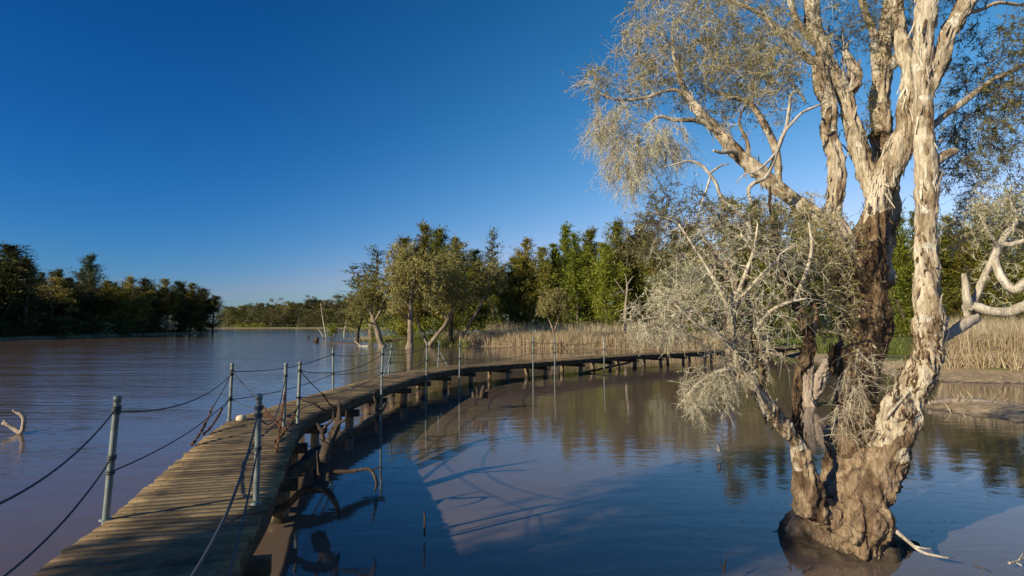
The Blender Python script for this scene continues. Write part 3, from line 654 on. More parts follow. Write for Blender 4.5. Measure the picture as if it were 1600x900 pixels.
xs, sY = [700, 720, 820, 900, 1000, 1100, 1180], [66, 62, 57.5, 55.5, 53.5, 50, 46]
dens = lambda x, Y: rng.uniform(size=len(x)) < np.interp(x, [690, 760, 1010, 1200], [.35, 1, 1, .55])*(.45+.55*(vnoise(np.stack([(x-800)/F*Y*.5, Y*.35, Y*0], -1), 5) > -.25))
S = scatter(15000, (690, 1200), lambda x, u: np.interp(x, xs, sY)+.4+u*np.interp(x, [690, 900, 1050, 1200], [6, 11, 9, 8]), dens)
blades('reeds', S, (.5, 1.5), (.02, .05), 'straw', 'dry straw-coloured reeds along the far side of the pond', 'reeds')
S = scatter(1500, (760, 1010), lambda x, u: 66+u*6)
blades('reeds', S, (1.7, 2.5), (.02, .04), 'straw', 'taller grey reed stalks against the dark casuarinas', 'reeds', lean=.06)
S = scatter(9000, (1468, 1660), lambda x, u: np.interp(x, [1468, 1600, 1660], [28.5, 26.3, 26])+u*7)
blades('reeds', S, (1.1, 2.6), (.012, .032), 'straw', 'tall dry straw reeds beside the mud at the right', 'reeds', lean=.15)
S = scatter(900, (1468, 1660), lambda x, u: np.interp(x, [1468, 1600, 1660], [27.6, 25.4, 25])+u*1.2)
blades('reeds', S, (.4, 1.1), (.02, .04), 'straw', 'broken reed stubs at the edge of the mud', 'reeds', lean=.4)
S = scatter(700, (1440, 1640), lambda x, u: 13.8+u*12.5)
blades('litter', S, (.15, .5), (.012, .03), 'straw', 'broken straw littering the mud at the right', 'litter', lean=3.0)
S = scatter(14000, (900, 1660), lambda x, u: np.interp(x, [900, 1100, 1245, 1300, 1400, 1470, 1660], [57, 52, 43, 38, 34, 34, 34])+1.2+u*u*26)
blades('grass', S, (.12, .45), (.03, .07), 'grass', 'green grass on the right bank beyond the boardwalk', 'grass', lean=.4)
S = scatter(2600, (560, 735), lambda x, u: np.interp(x, [560, 640, 735], [72, 66, 61])+u*8)
blades('grass', S, (.3, 1.0), (.03, .08), 'grass', 'rough grass under the paperbarks on the point', 'grass', lean=.35)

# ------------------------------------------------------------------ boardwalk
def boardwalk():
    root = thing('boardwalk', (-3.0, 6.0, 0), 'weathered timber boardwalk with steel posts and slack wire ropes, curving over the water', 'boardwalk')
    LE = [(-.1, -3.0), (-.75, -1.5), (-1.5, 0), (-2.25, 1.9)]+[tuple(G(px, py, DECK)[:2]) for px, py in [(50, 900), (165, 814), (262, 733), (350, 663), (430, 634), (520, 607.5), (614, 583.5), (672, 574.5), (720, 569.7), (832, 562.5), (926, 556), (1017, 550.8), (1100, 546.5), (1180, 543), (1250, 540.5)]]
    le = catmull(np.c_[np.array(LE), np.zeros(len(LE))], .03)[:, :2]
    s = np.r_[0, np.cumsum(np.linalg.norm(np.diff(le, axis=0), axis=1))]; S = s[-1]
    ss = np.arange(0, S, .02); le = np.stack([np.interp(ss, s, le[:, 0]), np.interp(ss, s, le[:, 1])], -1)
    k = np.ones(41)/41; pad = np.pad(le, ((20, 20), (0, 0)), 'edge'); sm = np.stack([np.convolve(pad[:, i], k, 'valid') for i in (0, 1)], -1); le[25:-25] = sm[25:-25]
    T = norm(np.gradient(le, axis=0)); N = np.stack([T[:, 1], -T[:, 0]], -1); W = 1.25
    at = lambda d, o: (np.array([np.interp(d, ss, le[:, 0]+N[:, 0]*o), np.interp(d, ss, le[:, 1]+N[:, 1]*o)]), np.array([np.interp(d, ss, T[:, 0]), np.interp(d, ss, T[:, 1])]), np.array([np.interp(d, ss, N[:, 0]), np.interp(d, ss, N[:, 1])]))
    mb = MB(); d = .07; pw = .112
    while d < S-.1:
        w = pw*rng.uniform(.84, 1.14); c, t, n = at(d, W/2); t = t/np.linalg.norm(t); n = n/np.linalg.norm(n)
        yaw = rng.normal()*.010; n2 = n*math.cos(yaw)+t*math.sin(yaw); t2 = t*math.cos(yaw)-n*math.sin(yaw)
        hl = W/2+rng.normal()*.008; c = c+n*rng.normal()*.005; dz = rng.normal()*.0013
        # slightly cupped and worn: two halves with their own tilt, ends a touch lower
        z0 = DECK-.02+dz; tilt = rng.normal()*.010
        K = 7; u = np.linspace(-1, 1, K); V = []
        warp = rng.normal(size=K)*.0011; wig = rng.normal(size=(2, K))*.0022
        for j in range(K):
            for a, b, m in ((-1, -1, 0), (1, -1, 1), (1, 1, 1), (-1, 1, 0)):
                e = (w/2-.001)*a+wig[m, j]; p = c+n2*hl*u[j]+t2*e; V.append((p[0], p[1], z0+b*.02+warp[j]+tilt*a*w*.5+rng.normal()*.0006))
        Q = []
        for j in range(K-1):
            o = j*4
            for m in range(4): Q.append((o+m, o+(m+1) % 4, o+4+(m+1) % 4, o+4+m))
        Q += [(0, 3, 2, 1), ((K-1)*4, (K-1)*4+1, (K-1)*4+2, (K-1)*4+3)]
        mb.add(V, Q); d += w+(rng.uniform(.001, .0045) if rng.uniform() < .93 else rng.uniform(.008, .018))
    mb.build('deck', M['board'], root)
    def rail(off, w, z0, z1, name):
        mb = MB(); V = []
        ds = np.arange(.1, S-.1, .25)
        for q, dd in enumerate(ds):
            c, t, n = at(dd, off); j = rng.normal()*.004
            for a, z in ((-1, z0), (1, z0), (1, z1), (-1, z1)): V.append((c[0]+n[0]*(a*w/2+j), c[1]+n[1]*(a*w/2+j), z))
        K = len(ds); Q = [(j*4+m, j*4+4+m, j*4+4+(m+1) % 4, j*4+(m+1) % 4) for j in range(K-1) for m in range(4)]
        Q += [(0, 1, 2, 3), ((K-1)*4+3, (K-1)*4+2, (K-1)*4+1, (K-1)*4)]
        mb.add(V, Q); mb.build(name, M['beam'], root)
    for off in (.10, W/2, W-.06): rail(off, .075, DECK-.205, DECK-.043, 'stringer')
    d = 1.3; k = 0
    while d < S-2.0:
        c0, t, n = at(d, .12); c1, _, _ = at(d, W-.08)
        mb = MB(); box(mb, (*((c0+c1)/2), DECK-.205-.071), np.r_[n*(W/2+.10), 0], np.r_[t*.06, 0], (0, 0, .07)); mb.build('bearer', M['beam'], root)
        for c, q in ((c0, 0), (c1, 1)):
            r = rng.uniform(.075, .11)+(.02 if 6 < d < 12 else 0); top = DECK-.35
            ln = rng.normal(size=2)*.05; mb = MB()
            limb(mb, [(c[0]+ln[0], c[1]+ln[1], -1.2, r*1.05), (c[0]+ln[0]*.5, c[1]+ln[1]*.5, -.3, r), (c[0], c[1], .2, r*.97), (c[0], c[1], top+.01, r*.95)], 12, .06, .10, k, True); mb.build('pile', M['pile'], root, smooth=True); k += 1
        d += 2.25+rng.uniform(-.25, .25)
    # diagonal brace under the far span
    mb = MB(); limb(mb, [np.r_[P(905, 584, 28.5), .05], np.r_[P(985, 566, 30.5), .05]], 6, .3, .1); mb.build('brace', M['beam'], root)
    # railing posts: (foot px, head px, foot height)
    post = {}
    def add_post(key, foot, head, z0=DECK-.06, wet=False, r=.027):
        f = G(foot[0], foot[1], DECK); h = P(head[0], head[1], f[1]); f = f.copy(); dr = (h-f)/np.linalg.norm(h-f)
        post[key] = (f, h); mb = MB(); bot = f+dr*((-.9 if wet else z0)-DECK)
        limb(mb, [np.r_[bot, r], np.r_[h-dr*.045, r]], 14, .3, 0, 1, False)
        limb(mb, [np.r_[h-dr*.05, r*1.16], np.r_[h-dr*.012, r*1.16], np.r_[h-dr*.003, r*.9], np.r_[h, r*.55]], 14, .02, 0, 1, True)
        o = mb.build('railing_post', M['steel'], root, smooth=True)
        if not wet:
            m2 = MB(); c = f.copy(); an = np.arange(16)*2*math.pi/16
            limb(m2, [np.r_[f+(0, 0, -.004), .052], np.r_[f+(0, 0, .006), .05]], 12, .01, 0, 1, True); m2.build('foot_plate', M['steel'], root)
        return o
    add_post('A1', (165, 812), (184, 618)); add_post('A2', (358, 657), (363, 567)); add_post('A3', (520.5, 608), (520.5, 543)); add_post('A4', (607, 586), (612.5, 536))
    add_post('A5', (684.5, 573), (686.5, 532)); add_post('A7', (1151, 544.3), (1152, 514)); add_post('A8', (1231, 541.2), (1232, 514))
    add_post('B1', (400, 787), (405, 615)); add_post('B2', (443, 668), (447, 567)); add_post('B3', (465, 662), (469, 565), wet=True); add_post('B4', (596, 612), (598, 543), wet=True)
    add_post('B5', (666, 586), (667.5, 534), wet=True); add_post('B6', (718, 579), (719, 533), wet=True); add_post('B7', (833, 568), (833, 527), wet=True); add_post('B8', (867, 565.8), (867.5, 528), wet=True)
    add_post('B9', (944, 559.5), (944.5, 526), wet=True)
    for a, b in (((598, 590), (611, 556)), ((700, 573), (688, 551))):
        f = G(a[0], a[1], DECK); h = P(b[0], b[1], f[1]+.4); mb = MB(); limb(mb, [np.r_[f, .02], np.r_[h, .02]], 8, .3, 0); mb.build('post_stay', M['steel'], root)
    post['A0'] = (np.array([-2.2, 1.95, DECK]), np.array([-2.2, 1.95, DECK+1])); post['B0'] = (np.array([-.92, 1.75, DECK]), np.array([-.92, 1.75, DECK+1]))
    pp = lambda k, f: post[k][0]+(post[k][1]-post[k][0])*f
    cl_ = []
    def cable(a, b, sag, r=.0075, nm='wire_rope', mat='rope'):
        n = 14; s_ = np.linspace(0, 1, n)[:, None]; c = a+(b-a)*s_; cl_.append(a); cl_.append(b); c[:, 2] -= sag*4*(s_*(1-s_))[:, 0]
        mb = MB(); limb(mb, np.c_[c, np.full(n, r)], 6, 10, 0, 1, False); mb.build(nm, M[mat], root, smooth=True); return c
    def chain(a, b, sag=.05):
        L = np.linalg.norm(b-a)*1.04; n = max(4, int(L/.038)); s_ = np.linspace(0, 1, n)[:, None]; c = a+(b-a)*s_; c[:, 2] -= sag*4*(s_*(1-s_))[:, 0]
        t = norm(np.gradient(c, axis=0)); mb = MB()
        for i in range(n):
            u = np.cross(t[i], rng.normal(size=3)); u /= np.linalg.norm(u); an = np.linspace(0, 2*math.pi, 9)
            ring = c[i]+np.cos(an)[:, None]*t[i]*.030+np.sin(an)[:, None]*u*.017
            tubes(mb, ring[None], np.full((1, 9), .0075), 4)
        mb.build('chain', M['chain'], root)
    def drop(a, b, f, sag=.02):            # rope that ends in a rusty chain
        m = a+(b-a)*f; cable(a, m, sag); chain(m, b)
    for a, b, f1, f2, s1, s2 in [('A0', 'A1', .9, .5, .22, .22), ('A1', 'A2', .87, .38, .17, .10), ('A2', 'A3', .85, .36, .12, .08), ('A3', 'A4', .82, .36, .10, .10), ('A4', 'A5', .8, .4, .10, .08), 
                                 ('A7', 'A8', .8, .4, .1, .1),
                                 ('B0', 'B1', .87, .5, .16, .14), ('B1', 'B2', .80, .83, .33, .30), ('B3', 'B4', .85, .42, .18, .14), ('B4', 'B5', .85, .42, .10, .10), ('B5', 'B6', .85, .42, .05, .05), ('B6', 'B7', .8, .4, .14, .14), ('B7', 'B8', .8, .4, .05, .05), ('B8', 'B9', .8, .4, .12, .12)]:
        cable(pp(a, f1), pp(b, f1 if a != 'A1' else .80), s1); 
        if a != 'B1': cable(pp(a, f2), pp(b, f2), s2)
    drop(pp('A2', .87), G(447, 672, DECK+.03), .52); drop(pp('A2', .38), G(440, 655, DECK+.12), .55)
    drop(pp('A2', .84), G(300, 695, DECK+.02), .55, .03); drop(pp('A2', .40), G(318, 678, DECK+.02), .35)
    drop(pp('B3', .86), G(526, 638, DECK+.02), .60); drop(pp('B3', .42), G(518, 640, DECK+.02), .45)
    chain(pp('B2', .55), G(432, 705, DECK+.02), .03); chain(pp('B3', .30), G(430, 690, DECK+.02), .08)
    axes = [(k, v[0], v[1]) for k, v in post.items() if k not in ('A0', 'B0')]
    for p in cl_:                              # rope eyes bound round the posts
        for k, f, h in axes:
            d_ = (h-f)/np.linalg.norm(h-f); q = f+d_*((p-f)@d_)
            if np.linalg.norm(p-q) < .02 and 0 < (p-f)@d_ < 1.1:
                mb = MB()
                for e in (-.009, .009): limb(mb, [np.r_[q+d_*(e-.010), .033], np.r_[q+d_*e, .038], np.r_[q+d_*(e+.010), .033]], 12, .02, 0, cap=False)
                mb.build('rope_eye', M['rope'], root, smooth=True)
    nl_ = MB()
    for dd in np.arange(3.0, 16.0, .119):      # nail heads over the stringers
        for off in (.12, W/2, W-.12):
            if rng.uniform() < .8:
                c, t, n = at(dd+rng.normal()*.012, off+rng.normal()*.02); limb(nl_, [(c[0], c[1], DECK-.004, .006), (c[0], c[1], DECK+.0035, .0055)], 6, .05)
    nl_.build('nail_heads', M['chain'], root)['kind'] = 'stuff'
    # a few pale nails and a stone are left on the boards
    mb = MB(); limb(mb, [np.r_[G(372, 654, DECK+.015), .05], np.r_[G(378, 653, DECK+.04), .06], np.r_[G(383, 653, DECK+.03), .03]], 9, .02, .3, 3)
    o = mb.build('stone', M['stone'], None, G(377, 654, DECK), True); tag(o, 'pale stone lying on the boards beside the second left railing post', 'stone')
boardwalk()

# ------------------------------------------------------------------ driftwood and sticks in the pond
dead('driftwood_branch', 'tangled dark fallen branch lying half sunk along the right side of the boardwalk', [
    [(430, 755, 7.9, 26), (452, 742, 8.2, 34), (490, 715, 8.7, 30), (530, 686, 9.4, 24), (570, 662, 10.3, 17), (598, 640, 11, 10), (603, 630, 11.2, 5)],
    [(590, 650, 10.8, 9), (588, 632, 10.8, 7), (584, 618, 10.8, 4), (586, 610, 10.8, 2)],
    [(497, 760, 7.6, 34), (506, 720, 8.0, 32), (518, 688, 8.3, 22), (528, 664, 8.4, 15), (530, 645, 8.4, 9), (529, 624, 8.4, 6)], [(520, 684, 8.3, 9), (530, 662, 8.1, 8), (540, 655, 8.0, 6), (541, 642, 8.0, 3)],
    [(509, 700, 8.2, 18), (504, 680, 8.3, 13), (507, 668, 8.4, 9), (520, 655, 8.4, 6), (521, 642, 8.4, 3)], [(506, 676, 8.3, 9), (499, 668, 8.3, 7), (495, 660, 8.3, 4)],
    [(398, 812, 6.9, 16), (420, 800, 7.0, 22), (447, 788, 7.1, 20), (468, 770, 7.1, 20), (490, 763, 7.1, 22), (508, 768, 7.0, 18), (521, 784, 6.9, 14), (528, 800, 6.85, 10), (530, 812, 6.8, 4)],
    [(503, 766, 7.0, 16), (512, 752, 7.1, 10), (516, 738, 7.3, 9), (545, 737, 7.3, 10), (575, 733, 7.3, 9), (584, 742, 7.25, 8), (588, 756, 7.2, 6), (585, 768, 7.2, 3)],
    [(501, 768, 7.1, 10), (499, 745, 7.2, 9), (497, 722, 7.2, 8), (495, 704, 7.2, 5)], [(580, 735, 7.3, 5), (590, 731, 7.3, 3), (596, 728, 7.3, 1.5)]], 'drift', 'branch', 12, .03, .38, None, .62)
dead('driftwood_snag', 'pale hooked snag poking out of the lake at the left edge', [
    [(4, 662, 13.0, 7), (12, 664, 13.0, 9), (22, 670, 13.0, 9), (32, 676, 12.9, 8), (36, 668, 12.9, 7), (38, 655, 12.9, 7), (33, 648, 12.9, 6), (26, 645, 12.9, 4), (20, 641, 12.9, 3)], [(12, 664, 13, 6), (6, 656, 13, 4)]], 'snag', 'driftwood', 10, .03, .25)
dead('stick', 'thin upright stick in the dark water just inside the boardwalk shadow', [[(663, 838, 6.7, 4), (663, 822, 6.7, 5), (664, 808, 6.7, 5), (662, 797, 6.7, 2)]], 'drift', 'stick', 7, .02, .3)
for rows, lab in (([[(746, 622, 16.5, 9), (746, 610, 16.5, 8), (744, 604, 16.5, 4)], [(752, 622, 16.4, 8), (753, 609, 16.4, 7), (756, 602, 16.4, 3)], [(759, 622, 16.5, 8), (760, 612, 16.5, 6)], [(741, 622, 16.6, 8), (739, 613, 16.6, 5)]], 'clump of broken stump prongs in the pond before the far boardwalk piles'),):
    dead('stump', lab, rows, 'drift', 'stump', 8, .03, .3)
dead('stump', 'lone pale pointed stub sticking out of the middle of the pond', [[(1122, 706, 10.7, 9), (1122, 698, 10.7, 9), (1120, 692, 10.7, 5), (1117, 690, 10.7, 2)]], 'dead', 'stump', 8, .02, .25)
dead('stick', 'short pale stick at the bottom of the pond view, left of the great tree', [[(1130, 897, 5.55, 4), (1132, 884, 5.6, 4), (1134, 872, 5.65, 2)], [(1131, 888, 5.58, 3), (1126, 882, 5.6, 1.5)]], 'drift', 'stick', 7, .02, .25)
dead('twig', 'small dark twigs in the water at the left foot of the great tree', [[(1236, 892, 5.7, 3), (1234, 880, 5.7, 3), (1228, 870, 5.7, 1.5)], [(1235, 884, 5.7, 2), (1244, 876, 5.7, 1)], [(1236, 888, 5.7, 2), (1226, 884, 5.7, 1)]], 'drift', 'twig', 6, .02, .2)
dead('twig', 'bleached branching twig floating at the right edge', [[(1576, 880, 5.85, 5), (1590, 876, 5.9, 4), (1606, 868, 6.0, 3)], [(1586, 878, 5.9, 3), (1597, 884, 5.85, 2)], [(1592, 875, 5.9, 3), (1600, 862, 6, 2)]], 'dead', 'twig', 6, .03, .2)
dead('twig', 'thin dark twig floating between the great tree and the right edge', [[(1520, 884, 5.85, 2), (1530, 886, 5.82, 3), (1542, 891, 5.76, 2)]], 'drift', 'twig', 6, .03, .2)
dead('split_snag', 'broken split pale snag standing in the water behind the great tree', [
    [(1262, 640, 17.3, 28), (1263, 622, 17.3, 23), (1263, 604, 17.3, 18), (1265, 588, 17.3, 13), (1268, 574, 17.3, 9), (1269, 564, 17.3, 2)],
    [(1266, 620, 17.3, 22), (1275, 600, 17.3, 21), (1288, 580, 17.2, 20), (1301, 562, 17.1, 15), (1310, 548, 17, 9), (1314, 538, 17, 2)], [(1259, 630, 17.3, 12), (1259, 600, 17.3, 9), (1258, 580, 17.3, 5), (1260, 570, 17.3, 1)]], 'snag', 'snag', 36, .03, .30, None, .8, .05)
dead('fallen_log', 'pale fallen log lying on the mud spit at the right', [[(1450, 630, 17.0, 9), (1490, 627, 17.1, 13), (1540, 630, 17.0, 13), (1600, 637, 16.8, 11), (1660, 646, 16.5, 6)]], 'snag', 'log', 10, .1, .2)

fl_ = MB(); n_ = 150; c_ = G(1338, 868); a_ = rng.uniform(0, 6.28, n_); r_ = .75+np.abs(rng.normal(size=n_))*.9
p_ = np.stack([c_[0]+np.cos(a_)*r_*1.2, c_[1]+.4+np.sin(a_)*r_, np.full(n_, .004)], -1); d_ = np.stack([rng.normal(size=n_), rng.normal(size=n_), rng.normal(size=n_)*.02], -1)
leaves(fl_, p_, d_, rng.uniform(.025, .06, n_), rng.uniform(.007, .014, n_), np.tile([0., 0., 1.], (n_, 1)))
tag(fl_.build('floating_leaves', M['straw']), 'fallen leaves floating round the foot of the great paperbark', 'leaf litter', kind='stuff')

# ------------------------------------------------------------------ the great paperbark
def remeshed(mb, vox):
    me = mb.mesh('tmp', None); o = bpy.data.objects.new('tmp', me); COL.objects.link(o)
    m = o.modifiers.new('r', 'REMESH'); m.mode = 'VOXEL'; m.voxel_size = vox
    dg = bpy.context.evaluated_depsgraph_get(); e = o.evaluated_get(dg); m2 = e.to_mesh()
    V = np.empty(len(m2.vertices)*3); m2.vertices.foreach_get('co', V); V = V.reshape(-1, 3)
    Nn = np.empty(len(m2.vertices)*3); m2.vertices.foreach_get('normal', Nn); Nn = Nn.reshape(-1, 3)
    L = np.empty(len(m2.loops), np.int32); m2.loops.foreach_get('vertex_index', L); Q = L.reshape(-1, 4).copy()
    e.to_mesh_clear(); bpy.data.objects.remove(o); bpy.data.meshes.remove(me)
    return V, Nn, Q
def barked(mb, vox=.012, amp=.03, smooth_it=3):
    V, Nn, Q = remeshed(mb, vox)
    # relax so that stems flow into one another
    E0 = np.concatenate([Q[:, [0, 1]], Q[:, [1, 2]], Q[:, [2, 3]], Q[:, [3, 0]]])
    for _ in range(smooth_it):
        acc = np.zeros_like(V); cnt = np.zeros(len(V)); np.add.at(acc, E0[:, 0], V[E0[:, 1]]); np.add.at(cnt, E0[:, 0], 1); V = V*.4+.6*acc/np.maximum(cnt, 1)[:, None]
    p = V*np.array([1, 1, .45])
    big = fbm(V*np.array([3.2, 3.2, 2.2]), 3, 7); flak = ridged(p*np.array([9, 9, 6.0]), 3, 4); fine = fbm(V*np.array([40, 40, 14.0]), 3, 9)
    low = np.clip((1.9-V[:, 2])/1.5, 0, 1)
    blk = ridged(V*np.array([7, 7, 5.0])+fbm(V*9, 2, 5)[:, None]*.5, 41, 3)
    D = amp*(1.1*big*(1+.8*low)+.6*(flak-.6)*(1+.4*low)+.55*(blk-.6)*low+.2*fine*(1+1.5*low))
    return V+Nn*D[:, None], Nn, Q
def flaps(mb, V, Nn, n, size, zlo=.4, curl=.5, wr=(.12, .38), ti=.35):
    z = V[:, 2]; pr = np.where(z > zlo, 1.0, .1)*np.where(z < 2.2, 1.6, .8); pr /= pr.sum(); k = rng.choice(len(V), n, p=pr); b = V[k]; nn = norm(Nn[k])
    up = np.array([0, 0, 1.0])+rng.normal(size=(n, 3))*ti; t = norm(up-nn*(up*nn).sum(1, keepdims=True))*np.where(rng.uniform(size=(n, 1)) < .6, -1, 1); s = np.cross(t, nn)
    L = rng.uniform(*size, size=(n, 1)); W = L*rng.uniform(*wr, size=(n, 1)); c = rng.uniform(.1, curl, size=(n, 1))
    r = []
    for f in (0, .35, .7, 1.0):
        j = rng.normal(size=(n, 1))*.12
        mid = b+t*L*f+nn*L*c*f*f-nn*.004; w = W*(1-.55*f)
        r += [mid-s*w*(.5+j), mid+s*w*(.5-j)]
    VV = np.stack(r, 1); q = np.arange(n)[:, None]*8
    mb.add(VV, np.concatenate([np.concatenate([q+2*i, q+2*i+1, q+2*i+3, q+2*i+2], 1) for i in range(3)]))
def great_tree():
    b = G(1338, 868); root = thing('paperbark_tree', (b[0], b[1]+.35, 0), 'great shaggy many-stemmed paperbark standing on its root mound in the near water', 'tree')
    LMB = dict(
        C=[(1322, 850, 6.45, 120), (1324, 812, 6.45, 112), (1338, 775, 6.45, 84), (1348, 730, 6.5, 66), (1341, 680, 6.6, 60), (1338, 620, 6.65, 58), (1346, 540, 6.7, 64), (1352, 450, 6.7, 70), (1356, 400, 6.7, 66), (1364, 350, 6.7, 54), (1379, 290, 6.65, 46), (1399, 240, 6.6, 44), (1417, 200, 6.55, 40), (1420, 160, 6.5, 34), (1420, 112, 6.55, 26), (1408, 60, 6.6, 18), (1400, -30, 6.6, 16), (1395, -180, 6.7, 12)],
        R=[(1336, 822, 6.3, 64), (1358, 778, 6.25, 64), (1380, 730, 6.2, 60), (1396, 690, 6.15, 52), (1408, 655, 6.12, 50), (1420, 620, 6.1, 52), (1437, 580, 6.05, 50), (1451, 540, 6.05, 46), (1457, 500, 6.05, 40), (1451, 452, 6.05, 38), (1446, 405, 6.05, 31), (1448, 360, 6.05, 30), (1448, 300, 6.05, 33), (1446, 240, 6.05, 32), (1441, 200, 6.05, 29), (1444, 150, 6.05, 31), (1443, 100, 6.05, 38), (1442, 50, 6.05, 40), (1450, 0, 6.05, 43), (1456, -90, 6.05, 38), (1470, -260, 6.1, 28), (1490, -420, 6.1, 14)],
        L=[(1310, 818, 6.3, 56), (1284, 802, 6.25, 46), (1264, 774, 6.2, 36), (1255, 740, 6.18, 33), (1248, 704, 6.15, 30), (1228, 668, 6.1, 27), (1202, 638, 6.05, 26)],
        B=[(1306, 806, 6.7, 40), (1294, 775, 6.75, 26), (1293, 735, 6.8, 23), (1298, 700, 6.8, 22), (1306, 672, 6.78, 20)])
    core = MB()
    for k, v in LMB.items(): limb(core, pxp([(q[0], q[1], q[2], q[3]*(.90 if q[1] < 640 else .96)) for q in v]), 20, .06, .10, len(k)+ord(k[0]), True, .12)
    # burls and swollen foot
    for px, py, Y, w, h in [(1284, 808, 6.3, 44, 34), (1310, 822, 6.2, 60, 36), (1338, 812, 6.25, 64, 60), (1362, 770, 6.22, 50, 66), (1392, 700, 6.15, 44, 50), (1414, 640, 6.1, 48, 44), (1452, 515, 6.05, 44, 44), (1352, 650, 6.55, 46, 60), (1328, 560, 6.65, 46, 70), (1372, 500, 6.65, 46, 80), (1340, 430, 6.65, 54, 60)]:
        c = P(px, py, Y); g = Y/F; u = np.linspace(0, math.pi, 9)
        limb(core, [np.r_[c+np.array([0, 0, -math.cos(a)*h/2*g]), max(.01, math.sin(a)*w/2*g)] for a in u], 20, .03, .38, int(px), True)
    V, Nn, Q = barked(core, .0095, .030, 4)
    # the central stem carries darker, shaggier bark than the two others
    cpath = catmull(pxp(LMB['C']), .05); rp = np.vstack([catmull(pxp(LMB['R']), .05), catmull(pxp(LMB['L']), .05)])
    fc = V[Q].mean(1); dc = np.full(len(fc), 9.); dr = np.full(len(fc), 9.)
    for p in cpath[::2]: dc = np.minimum(dc, np.linalg.norm(fc-p[:3], axis=1)-p[3])
    for p in rp[::2]: dr = np.minimum(dr, np.linalg.norm(fc-p[:3], axis=1)-p[3])
    nz = fbm(fc*3.0, 3, 21)*.06; nb = fbm(fc*5.0, 3, 23)
    dark = (dc < dr+nz-.01) & (fc[:, 2] > 1.05+.45*nb) & (fc[:, 2] < 3.7+.5*nb); low = (fc[:, 2] < 1.15+.5*nb) & ~dark
    mi = [np.where(dark, 1, np.where(low, 2, 0))]
    mb = MB(); mb.add(V, Q); hi = V[:, 2] > 1.5
    dk = (V[:, 0] < P(1400, 500, 6.6)[0]) & (V[:, 2] > 1.2) & (V[:, 2] < 3.6)
    for sel, n, size, zlo, curl, wr, ti, slot in ((hi, 800, (.03, .11), .35, .22, (.12, .38), .35, 0), (~hi, 500, (.015, .045), .3, .45, (.12, .38), .35, 2), (hi & ~dk, 600, (.08, .24), .35, .10, (.07, .16), .18, 3), (hi, 420, (.06, .20), .35, .14, (.08, .20), .2, 1), (dk, 1500, (.03, .12), .35, .6, (.12, .38), .35, 1)):
        flaps(mb, V[sel], Nn[sel], n, size, zlo, curl, wr, ti); mi.append(np.full(n*3, slot))
    o = mb.build('trunk', M['paper'], root, smooth=True)
    for k in ('paper_dark', 'paper_low', 'paper_pale'): o.data.materials.append(M[k])
    mi = np.concatenate(mi).astype(np.int32)
    if len(mi) == len(o.data.polygons): o.data.polygons.foreach_set('material_index', mi); o.data.update()
    else: print('trunk faces', len(mi), len(o.data.polygons))
    # root mound at the waterline
    md = MB(); cx, cy = b[0]+.06, b[1]+.40; na, nr_ = 150, 34; an = np.arange(na)*2*math.pi/na; VV = []
    for j in range(nr_):
        f = j/(nr_-1); R = np.array([.84, .64])*(1-f*.66)
        for a in an:
            n = fbm(np.array([[math.cos(a)*1.6, math.sin(a)*1.6, f*1.1]]), 4, 31)[0]
            rr = 1+.20*n; z = -.22+.55*(1-(1-f)**1.5)+.085*fbm(np.array([[math.cos(a)*4*(1-f*.6), math.sin(a)*4*(1-f*.6), f*5]]), 5, 5)[0]
            VV.append((cx+math.cos(a)*R[0]*rr, cy+math.sin(a)*R[1]*rr, z))
    idx = np.arange(na*nr_).reshape(nr_, na); nx = np.roll(idx, -1, 1); QQ = np.stack([idx[:-1], nx[:-1], nx[1:], idx[1:]], -1).reshape(-1, 4)
    VV.append((cx, cy, .34)); TT = [(idx[-1, j], idx[-1, (j+1) % na], na*nr_) for j in range(na)]
    md.add(VV, QQ, TT)
    for _ in range(0):                     # thin surface roots over the mound
        a = rng.uniform(0, 6.28); p0 = np.array([cx+math.cos(a)*.30, cy+math.sin(a)*.26, .30]); p1 = np.array([cx+math.cos(a+.3*rng.normal())*.74, cy+math.sin(a+.2*rng.normal())*.62, -.05]); m_ = (p0+p1)/2+np.array([0, 0, .09])
        limb(md, [np.r_[p0-(0, 0, .07), .018], np.r_[m_-(0, 0, .055), .014], np.r_[p1+(0, 0, .02), .009]], 7, .04, .4, 2)
    md.build('root_mound', M['mound'], root, smooth=True)
    rt = MB(); limb(rt, pxp([(1396, 826, 6.0, 8), (1418, 845, 5.95, 6), (1440, 862, 5.9, 5), (1466, 869, 5.86, 4), (1484, 872, 5.84, 2.5)]), 8, .03, .2, 2); limb(rt, pxp([(1425, 852, 5.93, 4), (1440, 856, 5.86, 3), (1456, 858, 5.84, 1.5)]), 6, .03, .2, 2)
    rt.build('root', M['dead'], root, smooth=True)
